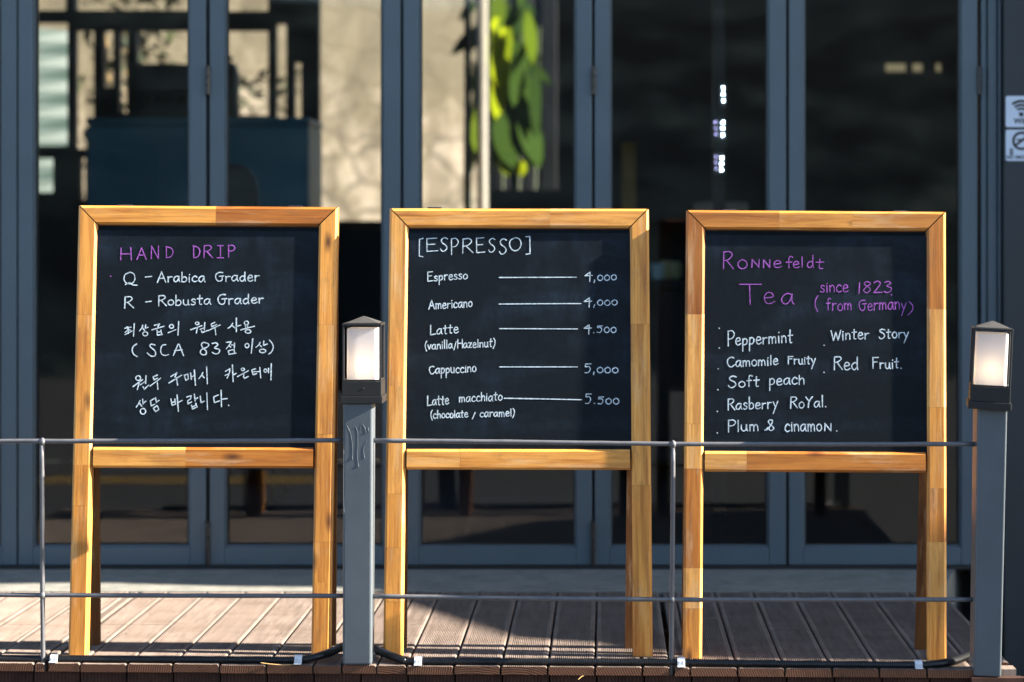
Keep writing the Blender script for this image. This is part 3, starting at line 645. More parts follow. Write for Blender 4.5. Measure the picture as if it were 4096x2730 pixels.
# ------------------------------------------------------------------ post lamps
def lamp(cx, cyy, z0, label, rot):
    L = empty("post_lamp", (cx, cyy, z0), label, "lamp", "lit lamps on the railing posts")
    h, u = 0.0485, 1/2.375/FPX*4.95                    # half width, metres per zoomed pixel
    def Z(v): return z0 + (912 - v) * u
    C = Vector((cx, cyy, 0))
    def bx_(m, hw, za, zb): m.box((cx - hw, cyy - hw, za), (cx + hw, cyy + hw, zb))
    m = MB(); bx_(m, h + .0035, Z(912), Z(842)); m.build("base_plate", M['black'], L, bevel=.0015)
    m = MB(); bx_(m, h, Z(841), Z(702)); m.tube([(cx + .004, cyy - h + .001, Z(768)), (cx + .004, cyy - h - .001, Z(768))], .0028, 10); m.build("housing", M['black'], L, bevel=.002)
    m = MB(); t, t2 = .0052, .006
    for sx in (-1, 1):
        for sy in (-1, 1):
            xa, ya_ = cx + sx*(h - t/2 - .0003), cyy + sy*(h - t/2 - .0003); m.box((xa - t/2, ya_ - t/2, Z(699)), (xa + t/2, ya_ + t/2, Z(168)))
    for sgn in (-1, 1):
        for za, zb in ((Z(700), Z(683)),):
            m.box((cx - h + t, cyy + sgn*(h - .003) - .0025, za), (cx + h - t, cyy + sgn*(h - .003) + .0025, zb)); m.box((cx + sgn*(h - .003) - .0025, cyy - h + t, za), (cx + sgn*(h - .003) + .0025, cyy + h - t, zb))
    bx_(m, h + .0005, Z(170), Z(149))
    m.build("cage", M['black'], L, bevel=.0012)
    m = MB(); hw = h - .009
    m.loft([[(cx + a*r, cyy + b*r, z) for a, b in ((-1,-1),(1,-1),(1,1),(-1,1))] for r, z in ((hw, Z(149)), (hw + .0015, Z(144)), (.0015, Z(84)))]); m.build("roof", M['roofcap'], L, bevel=.001)
    m = MB(); hd = .0385; rr = .008; rings = []
    for z, s in ((Z(690), 1.0), (Z(600), 1.0), (Z(300), 1.0), (Z(206), 1.0), (Z(199), .97), (Z(196), .9)):
        ring = []
        for kx, ky, st in ((1, 1, 0), (-1, 1, 90), (-1, -1, 180), (1, -1, 270)):
            for q_ in range(5): t_ = math.radians(st + q_*22.5); ring.append((cx + s*(kx*(hd - rr) + rr*math.cos(t_)), cyy + s*(ky*(hd - rr) + rr*math.sin(t_)), z))
        rings.append(ring)
    m.loft(rings); df = m.build("diffuser", M['opal'], L, smooth=False)
    m = MB(); m.lathe((cx, cyy, Z(545)), [(.0005, -.016), (.010, -.012), (.014, 0), (.010, .012), (.0005, .018)], 16); m.build("bulb", M['bulb'], df, smooth=True)
    L.rotation_euler = rot
    return L
lamp((1300 + 350/2.375 - CX)/FPX*4.97, P1Y + .044, 0.651, "lit black post lamp between the left and middle boards", (0, 0, math.radians(0.5)))
lamp((3776 + 432/2.375 - CX)/FPX*4.93, P2Y + .036, at(0, 1638, P2Y).z, "lit black post lamp tilted to the right on the far right post", (0, math.radians(2.6), math.radians(-8)))

# ------------------------------------------------------------------ conduit and its clips
def cpt(px, py, off=0.030):
    x = (px - CX)/FPX*4.97; return at(px, py, EY(x) + off)
key = [(-330, 2633, .024), (0, 2636, .024), (500, 2638, .024), (900, 2640, .024), (1180, 2641, .024), (1240, 2634, .024), (1300, 2618, .045), (1345, 2600, .085), (1370, 2587, .105), (1428, 2582, .112), (1484, 2588, .105), (1515, 2604, .085), (1560, 2622, .045), (1615, 2641, .022), (1668, 2646, .020), (2000, 2647, .020), (2500, 2648, .020), (2725, 2650, .020), (3200, 2657, .020), (3600, 2661, .020), (3690, 2661, .022), (3760, 2655, .030), (3820, 2642, .055), (3870, 2622, .095), (3905, 2606, .12), (3935, 2600, .13)]
K = [cpt(*k_) for k_ in key]
Q = crom(K, 40)
S = [0.0]
for i in range(1, len(Q)): S.append(S[-1] + (Q[i] - Q[i-1]).length)
pitch = 0.0046; pts, rad = [], []; i = 0; s = 0.0; ph = 0
while s < S[-1]:
    while S[i+1] < s: i += 1
    t = (s - S[i]) / max(1e-9, S[i+1] - S[i]); pts.append(Q[i].lerp(Q[i+1], t)); rad.append((.0103, .0103, .0080, .0080)[ph % 4]); s += pitch*(0.30, 0.2, 0.30, 0.2)[ph % 4]; ph += 1
m = MB(); m.tube(pts, rad, 12); tag(m.build("cable_conduit", M['conduit'], smooth=False), "black corrugated cable conduit running along the front edge of the deck", "conduit")
where = ["left of the left board's foot", "just left of the first post", "just right of the first post", "under the middle of the railing", "near the far right post"]
for px, wn in zip((190, 1184, 1668, 2725, 3672), where):
    i = min(range(len(pts)), key=lambda j: abs(pts[j].x - (px - CX)/FPX*4.95)); c = pts[i]
    k = MB(); hw = .0093; rings = []
    r0, r1 = .0108, .0128
    prof = [(-.030, .0012 - c.z), (-.0128, .0012 - c.z)]
    out_ = [(-.0245, .0015 - c.z), (-.0245, .0032 - c.z), (-.0135, .0034 - c.z)] + [(-r1*math.cos(math.radians(a)), r1*math.sin(math.radians(a))) for a in range(0, 181, 15)] + [(.0140, .0015 - c.z), (.0110, .0015 - c.z)] + [(r0*math.cos(math.radians(a)), r0*math.sin(math.radians(a))) for a in range(0, 181, 15)] + [(-.0118, .0015 - c.z)]
    for x in (-hw, -hw + .0012, hw - .0012, hw): rings.append([(c.x + x, c.y + y, c.z + z) for y, z in out_])
    k.loft(rings)
    for xx in (-.0045, .0045): k.box((c.x + xx - .0009, c.y - r1 - .0012, c.z - .006), (c.x + xx + .0009, c.y - r1 + .002, c.z + .006))
    tag(k.build("pipe_clip", M['clip']), "clear white plastic clip on the black conduit, the one " + wn, "clip", "clips holding the conduit to the deck")
for pts_, lab in (([(1042, 2652), (1080, 2657), (1120, 2660), (1172, 2660)], "thin dry straw lying by the conduit left of the first post"), ([(2312, 2720), (2325, 2708), (2338, 2703)], "short dry straw stuck below the deck edge under the middle board")):
    k = MB(); P = [at(a, b, EY((a - CX)/FPX*4.95) - .004 + .003*j) for j, (a, b) in enumerate(pts_)]; k.tube(crom(P, 5), .0011, 6); tag(k.build("dry_straw", M['straw'], smooth=True), lab, "straw")

# ------------------------------------------------------------------ handwriting
GL = {
 'a': (.95, [[(.8,.85),(.5,1),(.15,.75),(.05,.35),(.25,.03),(.55,.15),(.8,.8)], [(.8,.95),(.8,.3),(.95,0)]]),
 'b': (.85, [[(.1,2),(.1,0)], [(.1,.6),(.4,.95),(.75,.7),(.7,.2),(.35,0),(.1,.15)]]),
 'c': (.8, [[(.75,.8),(.45,1),(.1,.65),(.1,.25),(.4,0),(.78,.15)]]),
 'd': (.95, [[(.75,.75),(.45,.95),(.1,.6),(.15,.15),(.45,0),(.75,.4)], [(.78,2),(.76,.5),(.85,0)]]),
 'e': (.82, [[(.12,.5),(.7,.62),(.6,.95),(.3,.98),(.07,.55),(.2,.08),(.5,0),(.82,.2)]]),
 'f': (.7, [[(.7,1.85),(.45,2),(.3,1.6),(.3,0)], [(.02,.95),(.62,1)]]),
 'h': (.85, [[(.1,2),(.1,0)], [(.1,.55),(.4,.95),(.7,.8),(.75,0)]]),
 'i': (.3, [[(.12,.95),(.15,0)], [(.14,1.45),(.17,1.5)]]),
 'l': (.32, [[(.14,2),(.17,0)]]),
 'm': (1.25, [[(.08,.95),(.1,0)], [(.1,.6),(.3,.95),(.55,.75),(.58,0)], [(.58,.6),(.8,.95),(1.05,.75),(1.12,0)]]),
 'n': (.85, [[(.08,.95),(.1,0)], [(.1,.6),(.4,.98),(.7,.75),(.75,0)]]),
 'o': (.85, [[(.45,.98),(.1,.7),(.1,.25),(.42,0),(.78,.25),(.75,.75),(.45,.98)]]),
 'p': (.85, [[(.1,.95),(.1,-.9)], [(.1,.6),(.4,.98),(.75,.7),(.65,.2),(.3,.05),(.1,.25)]]),
 'r': (.7, [[(.1,.95),(.12,0)], [(.12,.55),(.35,.9),(.7,.9)]]),
 's': (.7, [[(.62,.85),(.35,1),(.12,.8),(.3,.55),(.6,.35),(.5,.05),(.2,0),(.03,.15)]]),
 't': (.72, [[(.35,1.8),(.32,.15),(.6,.05)], [(.02,1.05),(.68,1.1)]]),
 'u': (.9, [[(.08,.95),(.1,.3),(.35,0),(.65,.2),(.72,.95)], [(.72,.95),(.75,.2),(.88,0)]]),
 'v': (.75, [[(.05,.95),(.35,0)], [(.35,0),(.72,1)]]),
 'y': (.85, [[(.08,.95),(.4,.15)], [(.8,1),(.4,0),(.1,-.9)]]),
 'z': (.78, [[(.08,.95),(.7,.95)], [(.7,.95),(.08,.02)], [(.08,.02),(.75,.05)]]),
 'A': (1.3, [[(.05,0),(.65,2)], [(.65,2),(1.25,0)], [(.28,.7),(1.05,.7)]]),
 'C': (1.2, [[(1.1,1.75),(.7,2),(.2,1.5),(.1,.7),(.4,.1),(.8,0),(1.2,.35)]]),
 'D': (1.2, [[(.1,2),(.12,0)], [(.02,1.95),(.8,1.7),(1.1,1),(.8,.2),(.05,0)]]),
 'E': (1.1, [[(.1,2),(.12,0)], [(.12,0),(1.1,.05)], [(.1,1.95),(1.0,2)], [(.12,1.05),(.85,1.08)]]),
 'F': (1.0, [[(.1,2),(.12,0)], [(.1,1.95),(1.0,2)], [(.12,1.05),(.8,1.1)]]),
 'G': (1.25, [[(1.05,1.9),(.5,1.9),(.1,1.2),(.15,.4),(.5,0),(.95,.2),(1.0,.85)], [(.6,.9),(1.25,.95)]]),
 'H': (1.1, [[(.1,2),(.05,0)], [(1.05,2),(1.1,0)], [(.08,.95),(1.08,.95)]]),
 'I': (1.0, [[(.5,2),(.5,0)], [(.1,2),(.9,2)], [(.05,0),(.95,0)]]),
 'L': (.95, [[(.1,2),(.08,0)], [(.08,0),(.95,.08)]]),
 'N': (1.1, [[(.08,0),(.1,2)], [(.1,2),(1.0,0)], [(1.0,0),(1.02,2)]]),
 'O': (1.3, [[(.65,2),(.15,1.6),(.08,.8),(.4,.05),(.9,.1),(1.22,.9),(1.05,1.75),(.65,2)]]),
 'P': (1.0, [[(.1,2),(.1,0)], [(.1,1.95),(.7,2),(1.0,1.55),(.7,1.05),(.12,.95)]]),
 'Q': (1.3, [[(.65,2),(.15,1.6),(.08,.8),(.4,.25),(.85,.3),(1.1,.9),(1.0,1.75),(.6,2)], [(.2,.1),(.6,.35),(.9,.05),(1.35,.0)]]),
 'R': (1.1, [[(.1,2),(.08,0)], [(.1,1.95),(.7,2),(.95,1.6),(.6,1.1),(.1,.95)], [(.4,1.0),(1.1,0)]]),
 'S': (1.1, [[(1.0,1.8),(.6,2),(.2,1.7),(.3,1.25),(.8,.85),(.95,.4),(.6,.02),(.25,.05),(.05,.35)]]),
 'T': (1.3, [[(.05,2),(1.3,2)], [(.62,2),(.66,0)]]),
 'W': (1.5, [[(.05,2),(.4,0)], [(.4,0),(.75,1.5)], [(.75,1.5),(1.1,0)], [(1.1,0),(1.5,2)]]),
 'Y': (1.1, [[(.05,2),(.55,1.0)], [(1.05,2),(.55,1.0),(.45,0)]]),
 '0': (.85, [[(.45,.98),(.1,.7),(.1,.25),(.42,0),(.78,.25),(.75,.75),(.45,.98)]]),
 '1': (.4, [[(.2,2),(.15,0)]]),
 '2': (1.0, [[(.1,1.7),(.45,2),(.8,1.6),(.5,.8),(.05,.05)], [(.05,.05),(1.0,.08)]]),
 '3': (.95, [[(.1,1.8),(.5,2),(.8,1.6),(.35,1.15),(.85,.75),(.7,.15),(.3,0),(.05,.2)]]),
 '4': (1.2, [[(.85,2),(.1,.75)], [(.1,.75),(1.2,.8)], [(.85,1.95),(.8,-.25)]]),
 '5': (1.0, [[(.25,2),(.2,1.15),(.65,1.2),(.85,.7),(.6,.1),(.1,.05)], [(.25,1.95),(.95,2)]]),
 '6': (.95, [[(.25,1.4),(.2,.85),(.6,.9),(.8,.5),(.55,.0),(.1,.05)], [(.25,1.35),(.9,1.4)]]),
 '8': (1.0, [[(.85,1.75),(.45,2),(.15,1.6),(.5,1.1),(.85,.6),(.5,0),(.1,.4),(.4,1.0),(.85,1.5),(.8,1.8)]]),
 ',': (.4, [[(.2,.1),(.1,-.35)]]), '.': (.4, [[(.15,.05),(.2,.0)]]), '-': (1.0, [[(.1,.65),(.95,.7)]]), '/': (.7, [[(.6,1.6),(.1,-.3)]]),
 '(': (.45, [[(.45,2.1),(.15,1.4),(.12,.5),(.4,-.35)]]), ')': (.45, [[(.1,2.1),(.4,1.3),(.35,.4),(.0,-.35)]]),
 '&': (1.4, [[(.1,.15),(.45,.3),(.95,1.3),(1.0,1.9),(.6,1.9),(.6,1.4),(1.2,.5),(1.0,.05),(.7,.1),(.5,.6),(.2,.2)]]),
 '[': (.6, [[(.6,2.1),(.15,2)], [(.15,2),(.1,-.3)], [(.1,-.3),(.6,-.45)]]), ']': (.6, [[(.05,2.1),(.5,2.1)], [(.5,2.1),(.55,-.3)], [(.55,-.3),(.05,-.35)]]),
}
GL['§'] = GL['6']; GL['Ñ'] = (1.0, [[(.08,0),(.1,1)], [(.1,1),(.9,0)], [(.9,0),(.92,1)]])
def word(text, x0, y0, x1, y1, xh, cap):
    """strokes of a handwritten word between two baseline ends, in zoomed-photo pixels"""
    tot, adv = 0, []
    for c in text:
        g = .7 if c == ' ' else GL[c][0]; adv.append((tot, g)); tot += g + .17
    tot -= .17; out = []; L = x1 - x0
    for c, (a, g) in zip(text, adv):
        if c == ' ': continue
        jy = random.uniform(-.06, .06); js = random.uniform(.94, 1.06)
        for st in GL[c][1]:
            P = []
            for (u, v) in st:
                t = (a + u) / tot; h = v*xh if v <= 1 else xh + (v - 1)*(cap - xh)
                P.append((x0 + L*t + random.uniform(-.02, .02)*xh, y0 + (y1 - y0)*t - (h*js + jy*xh)))
            out.append(P)
    return out
def tf(strokes, ox, oy, sc): return [[(ox + x/sc, oy + y/sc) for x, y in s] for s in strokes]
def ell(cx, cy, rx, ry): return [(cx + rx*math.cos(math.radians(a)), cy + ry*math.sin(math.radians(a))) for a in range(-100, 271, 30)]
A1 = []; B1 = []
for c, x0, x1, yb in (('H',347,415,394), ('A',447,507,389), ('N',532,583,385), ('D',622,670,382), ('D',787,832,380), ('R',850,905,379), ('I',930,975,378), ('P',997,1040,378)): A1 += word(c, x0, yb, x1, yb, 38, 72)
for t in (('Q',367,545,448,545,38,77), ('-',495,512,540,508,24,40), ('Arabica',570,528,860,525,34,62), ('Grader',920,522,1187,518,34,56), ('R',372,684,428,682,36,70), ('-',498,662,538,658,24,40), ('Robusta',577,669,895,661,34,62), ('Grader',935,660,1212,655,34,58)): B1 += word(*t)
HG = [[(190,195),(230,205)],[(165,215),(250,200)],[(215,215),(195,250),(168,270)],[(205,235),(245,240)],[(215,250),(210,285)],[(168,300),(265,252)],[(293,152),(282,325)],
 [(405,175),(395,210),(362,252)],[(400,205),(432,245)],[(447,168),(440,215)],[(440,215),(480,202)],ell(440,290,33,27),
 [(565,175),(630,158)],[(630,158),(610,195)],[(528,237),(692,188)],[(598,240),(602,300)],[(604,308),(668,298)],[(650,238),(660,295)],[(602,268),(650,262)],
 ell(793,190,27,25),[(745,277),(855,232)],[(890,125),(880,308)],
 ell(1138,150,24,18),[(1052,235),(1200,180)],[(1140,205),(1128,280)],[(1240,138),(1235,240)],[(1180,228),(1238,208)],[(1195,250),(1207,273)],[(1207,273),(1280,245)],
 [(1375,135),(1325,160)],[(1325,160),(1335,195)],[(1335,195),(1400,165)],[(1290,245),(1448,170)],[(1378,205),(1390,305)],
 [(1615,150),(1590,190),(1552,215)],[(1600,170),(1645,210)],[(1665,78),(1665,262)],[(1668,190),(1728,172)],
 ell(1800,143,28,25),[(1785,165),(1790,205)],[(1815,165),(1815,205)],[(1725,237),(1908,187)],ell(1822,258,38,24),
 [(322,428),(280,460),(265,510),(285,565),(330,595)],[(570,440),(520,430),(505,460),(570,520),(575,580),(520,590),(468,548)],[(715,435),(670,445),(648,500),(660,560),(705,580),(755,568)],[(818,580),(882,430)],[(895,430),(955,582)],[(835,515),(938,505)],
 [(1290,425),(1230,405),(1195,430),(1215,480),(1258,520),(1255,565),(1210,570),(1180,540),(1200,500),(1270,470),(1295,440),(1285,420)],[(1340,420),(1390,412),(1415,440),(1370,480),(1435,500),(1430,545),(1385,560),(1340,540)],
 [(1530,405),(1600,395)],[(1595,398),(1570,440),(1528,492)],[(1565,450),(1590,468)],[(1640,415),(1638,480)],[(1600,440),(1638,440)],[(1558,518),(1565,565)],[(1565,565),(1660,550)],[(1558,518),(1635,500)],[(1635,500),(1640,545)],
 ell(1808,448,26,28),[(1885,358),(1865,552)],[(1985,405),(1965,440),(1930,470)],[(1970,430),(2003,465)],[(2035,390),(2030,445)],[(2030,445),(2085,425)],ell(2018,520,42,24),[(2110,375),(2150,425),(2160,480),(2135,535),(2098,562)],
 ell(345,885,32,32),[(278,998),(405,905)],[(360,945),(333,1040)],[(450,855),(445,955)],[(375,975),(445,925)],[(408,1000),(430,1032)],[(430,1032),(485,980)],
 [(600,845),(545,870)],[(545,870),(560,910)],[(560,910),(605,885)],[(505,992),(648,885)],[(600,920),(610,1035)],
 [(785,865),(862,815)],[(862,815),(840,870)],[(760,950),(930,845)],[(860,880),(875,980)],
 [(965,845),(985,915)],[(985,915),(1022,893)],[(965,850),(1012,830)],[(1012,830),(1020,885)],[(1050,815),(1060,900)],[(1100,778),(1115,980)],[(1055,870),(1105,850)],
 [(1215,810),(1195,850),(1158,895)],[(1200,840),(1232,880)],[(1265,735),(1275,962)],
 [(1518,795),(1580,758)],[(1580,758),(1570,820),(1540,885)],[(1512,850),(1568,825)],[(1612,710),(1622,935)],[(1620,845),(1665,820)],
 ell(1752,768,20,18),[(1680,865),(1828,785)],[(1765,820),(1765,855)],[(1757,860),(1775,888)],[(1775,888),(1828,862)],
 [(1925,760),(1872,775)],[(1872,775),(1890,840)],[(1890,840),(1935,825)],[(1878,805),(1930,795)],[(1980,742),(1993,882)],[(1935,800),(1980,795)],
 ell(2055,785,18,22),[(2098,755),(2098,815)],[(2075,790),(2098,785)],[(2135,692),(2130,908)],
 [(370,1188),(350,1230),(320,1275)],[(355,1215),(395,1262)],[(405,1168),(410,1235)],[(412,1225),(448,1195)],ell(410,1332,36,38),
 [(562,1160),(510,1190)],[(510,1190),(520,1260)],[(520,1260),(570,1235)],[(580,1150),(590,1215)],[(590,1210),(625,1185)],[(548,1290),(580,1338)],[(580,1338),(625,1305)],[(550,1290),(600,1255)],[(600,1255),(622,1300)],
 [(785,1165),(800,1250)],[(800,1250),(850,1235)],[(838,1165),(848,1235)],[(795,1215),(842,1200)],[(868,1110),(885,1330)],[(878,1215),(938,1185)],
 [(998,1140),(1058,1120)],[(1058,1120),(1050,1165)],[(1050,1165),(1012,1190)],[(1012,1190),(1015,1230)],[(1015,1230),(1065,1205)],[(1100,1100),(1110,1190)],[(1108,1170),(1145,1150)],[(1062,1250),(1075,1300)],[(1075,1300),(1138,1272)],[(1120,1225),(1135,1275)],[(1068,1275),(1120,1250)],
 [(1180,1130),(1190,1215)],[(1190,1215),(1235,1195)],[(1268,1080),(1277,1308)],[(1425,1110),(1358,1140)],[(1358,1140),(1370,1215)],[(1370,1215),(1440,1190)],[(1460,1050),(1465,1270)],[(1468,1170),(1540,1160)],[(1560,1250),(1566,1255)]]
T1p = tf(A1 + [[(289,491),(292,492)]], 250, 780, 1.5075); T1w = tf(B1, 250, 780, 1.5075) + tf(HG, 450, 1250, 3.361)
B2 = []
for c, x0, x1, yb, cp in (('[',262,290,355,86), ('E',305,380,342,82), ('S',393,440,340,85), ('P',457,502,360,98), ('R',525,592,350,92), ('E',607,662,350,84), ('S',683,728,345,80), ('S',747,797,358,96), ('O',808,886,338,74), (']',908,938,345,88)): B2 += word(c, x0, yb, x1, yb - 2, cp*.5, cp)
for t in (('Espresso',315,523,558,506,31,58), ('4,000',1262,517,1457,514,34,46), ('Americano',323,690,587,676,31,56), ('4,000',1257,669,1462,666,33,46), ('Latte',332,843,503,833,34,56), ('4.§00',1257,832,1455,832,34,46), ('(vanilla/Hazelnut)',300,932,725,916,29,50), ('Cappuccino',325,1081,610,1068,32,44), ('5,000',1260,1074,1467,1073,35,56),
          ('Latte',315,1272,445,1262,33,56), ('macchiato',507,1250,768,1240,32,52), ('5.§00',1263,1260,1472,1262,36,56), ('(chocolate',335,1350,560,1342,28,46), ('/',583,1345,607,1345,26,30), ('caramel)',632,1341,842,1335,28,46)): B2 += word(*t)
RUL = [[(750,499),(980,498),(1215,497)],[(748,659),(1000,657),(1243,656)],[(751,807),(980,808),(1221,809)],[(752,1038),(990,1038),(1220,1038)],[(780,1227),(1010,1231),(1247,1236)]]
T2w = tf(B2 + RUL, 1500, 780, 1.5075)
A3 = []; B3 = []
for c, x0, x1, yb, xh, cp in (('R',318,383,445,50,100), ('o',405,468,446,56,56), ('Ñ',490,542,438,46,46), ('Ñ',560,606,438,46,46), ('e',622,674,440,42,42), ('f',700,740,440,36,70), ('e',740,782,440,40,40), ('l',793,800,438,30,68), ('d',825,870,440,40,74), ('t',878,930,444,38,62), ('T',412,552,662,60,124), ('e',562,632,660,68,68), ('a',670,748,660,66,66)): A3 += word(c, x0, yb, x1, yb, xh, cp)
for t in (('since',905,588,1075,584,42,60), ('1823',1132,594,1340,590,36,68), ('(',870,690,893,690,40,76), ('from',942,697,1098,696,44,72), ('Germany',1138,698,1425,690,42,60), (')',1435,712,1467,712,36,64)): A3 += word(*t)
A3 += [[(1334,602),(1337,604)]]
for t in (('Peppermint',347,910,740,890,42,88), ('Winter',970,879,1200,868,38,60), ('Story',1258,868,1440,862,36,56), ('Camomile',343,1038,652,1025,36,60), ('Fruity',710,1022,878,1020,32,48), ('Red',988,1055,1138,1052,44,74), ('Fruit.',1220,1047,1402,1046,36,66), ('Soft',350,1162,540,1155,38,68), ('peach',597,1148,812,1142,40,56), ('Rasberry',348,1297,652,1285,38,70), ('RoYal.',725,1286,948,1280,38,68), ('Plum',348,1430,537,1422,38,72), ('&',568,1425,635,1422,34,68), ('cinamo',692,1428,915,1424,44,62), ('Ñ',930,1424,975,1424,42,42), ('.',1000,1426,1012,1426,30,40)): B3 += word(*t)
B3 += [[(x, y), (x + 1.5, y + 1.5)] for x, y in ((296,804),(297,924),(290,1049),(288,1175),(285,1306),(285,1436),(929,907),(928,1071))]
T3p = tf(A3, 2680, 780, 1.5075); T3w = tf(B3, 2680, 780, 1.5075)

# ------------------------------------------------------------------ A-boards
def a_board(c, dyt, label, spec, pink, white, rearY):
    (tl, tr, bl, br) = c
    BL, BR = floor_at(*bl), floor_at(*br)
    TL, TR = at(*tl, BL.y + dyt), at(*tr, BR.y + dyt)
    base = (BL + BR) / 2
    root = empty("menu_board", base, label, "menu board", "standing menu boards")
    def frame(BL, BR, TL, TR, sgn):
        W = ((BR - BL).length + (TR - TL).length) / 2; H = ((TL - BL).length + (TR - BR).length) / 2
        ev = ((TL + TR) - (BL + BR)).normalized(); eu = (BR - BL).normalized(); n = eu.cross(ev).normalized() * sgn
        if sgn > 0 and n.y > 0: n = -n
        if sgn < 0 and n.y < 0: n = -n
        def P(s, t, w):
            u, v = s / W, t / H; return BL*(1-u)*(1-v) + BR*u*(1-v) + TR*u*v + TL*(1-u)*v + n*w
        return P, W, H, n
    D, CH = 0.024, 0.0062
    def member(P, axis, q0, q1, a0, a1, name, segs, mitre=(0, 0), endch=0.0, D=D):
        """bar running along axis ('s' or 't') from a0 to a1, spanning q0..q1 across"""
        k = MB(); wd = q1 - q0; ro = random.uniform(0, 50); rv = random.uniform(0, 9)
        sec = [(0, -D), (0, -CH), (CH, 0), (wd - CH, 0), (wd, -CH), (wd, -D)]
        per = [0]
        for i in range(1, 6): per.append(per[-1] + math.hypot(sec[i][0]-sec[i-1][0], sec[i][1]-sec[i-1][1]))
        cuts = [a0]; tones = []
        for fr, tn in segs: cuts.append(a0 + (a1 - a0)*fr); tones.append(tn)
        def ring(i):
            out = []
            for q, w_ in sec:
                a = cuts[i]
                if i == 0: a += mitre[0]*(q if mitre[0] > 0 else (wd - q)*-1) if mitre[0] else 0
                if i == len(cuts)-1 and mitre[1]: a -= mitre[1]*(q if mitre[1] > 0 else (wd - q)*-1)
                out.append(a)
            return out
        for i in range(len(cuts) - 1):
            A, Bq = ring(i), ring(i+1); uo = ro + i*3.7
            for j in range(5):
                q_, w_ = sec[j]; q2, w2 = sec[j+1]
                pts = [(A[j], q_, w_), (A[j+1], q2, w2), (Bq[j+1], q2, w2), (Bq[j], q_, w_)]
                k.quad([P(a, q0 + q, w) if axis == 's' else P(q0 + q, a, w) for a, q, w in pts], 0, tones[i], [(uo + A[j], rv + per[j]), (uo + A[j+1], rv + per[j+1]), (uo + Bq[j+1], rv + per[j+1]), (uo + Bq[j], rv + per[j])])
            if i < len(cuts) - 2 and random.random() < .55:
                jw = 0.00028
                for j in range(1, 4):
                    q_, w_ = sec[j]; q2, w2 = sec[j+1]; e_ = 0.00025
                    pts = [(cuts[i+1] - jw, q_, w_ + e_), (cuts[i+1] - jw, q2, w2 + e_), (cuts[i+1] + jw, q2, w2 + e_), (cuts[i+1] + jw, q_, w_ + e_)]
                    k.quad([P(a, q0 + q, w) if axis == 's' else P(q0 + q, a, w) for a, q, w in pts], 0, 0.86, [(uo + a, rv + q) for a, q, w in pts])
            pts = [(A[5], sec[5][0], sec[5][1]), (A[0], 0, -D), (Bq[0], 0, -D), (Bq[5], sec[5][0], sec[5][1])]
            k.quad([P(a, q0 + q, w) if axis == 's' else P(q0 + q, a, w) for a, q, w in pts], 0, tones[i], [(uo + a, rv + q) for a, q, w in pts])
        for i in (0, len(cuts) - 1):
            A = ring(i)
            k.quad([P(A[j], q0 + sec[j][0], sec[j][1]) if axis == 's' else P(q0 + sec[j][0], A[j], sec[j][1]) for j in range(6)], (1 if i else 0) if axis == 't' else 0, 0.8, [(ro + 9 + .02*sec[j][1], rv + sec[j][0]) for j in range(6)])
        k.build(name, [M['wood'], M['gasket']], root, bevel=0.0008, seg=1)
    P, W, H, n = frame(BL, BR, TL, TR, 1)
    SW = 0.073 * W; RT = 0.0435 * H
    g = 0.0019
    member(P, 's', H - SW, H, SW + 0, W - SW, "top_rail", spec['top'], mitre=(-1, -1)) if False else None
    # mitred corners: rail outer edge at the top, stile outer edges outside
    def mit_rail():
        k = SW
        member(P, 's', H - k, H, k + g, W - k - g, "top_rail", spec['top'], mitre=(0, 0))
    # generic mitre done with explicit ring offsets
    def stile(left):
        k = SW
        q0, q1 = (0, k) if left else (W - k, W)
        # inner edge is shorter than the outer edge
        member(P, 't', q0, q1, 0.0, H, "leg", spec['L' if left else 'R'], mitre=(0, 1) if left else (0, -1))
    stile(True); stile(False)
    member2(P, W, H, SW, g, spec['top'], root, CH, D)
    member(P, 's', 0.4135*H, 0.4595*H, 0.079*W, 0.921*W, "lower_rail", spec['low'])
    k = MB(); r = -0.0064
    a, b, c0, c1 = 0.06*W, 0.94*W, 0.440*H, 0.945*H
    pts = [(a, c0), (b, c0), (b, c1), (a, c1)]
    k.loft([[P(s, t, r) for s, t in pts], [P(s, t, r - 0.005) for s, t in pts]]); sl = k.build("slate", M['slate'], root)
    # lettering on the slate plane
    p0 = P(W/2, H*0.7, r + 0.0006); C0 = Vector((0, 0, CAMZ))
    def hit(px, py):
        d = at(px, py, 1.0) - C0; return C0 + d * ((p0 - C0).dot(n) / d.dot(n))
    def ink(strokes, name, mat, hw):
        k = MB()
        for st in strokes:
            Q = [hit(*p) for p in st]; Q = crom(Q, 5) if len(Q) > 2 else [Q[0], Q[0].lerp(Q[1], .5), Q[1]]
            N_ = len(Q); lf, rt = [], []
            ww = hw * random.uniform(.88, 1.1)
            for i, p in enumerate(Q):
                d = (Q[min(i+1, N_-1)] - Q[max(i-1, 0)]).normalized(); s_ = n.cross(d).normalized() * ww * (1.08 - 0.22*i/N_ + random.uniform(-.16, .16))
                lf.append(p + s_); rt.append(p - s_)
            for i in range(N_ - 1): k.quad([rt[i], rt[i+1], lf[i+1], lf[i]])
            for p, d, s_ in ((Q[0], (Q[0]-Q[1]).normalized(), lf[0]-Q[0]), (Q[-1], (Q[-1]-Q[-2]).normalized(), lf[-1]-Q[-1])):
                r_ = s_.length; k.quad([p + s_] + [p + s_*math.cos(math.radians(a_)) + d*r_*math.sin(math.radians(a_)) for a_ in (36, 72, 108, 144)] + [p - s_])
        k.build(name, mat, sl, fix=False)
    if pink: ink(pink, "pink_writing", M['pink'], spec.get('pw', .0015))
    if white: ink(white, "white_writing", M['white'], spec.get('ww', .0018))
    # rear frame
    dY = rearY - base.y
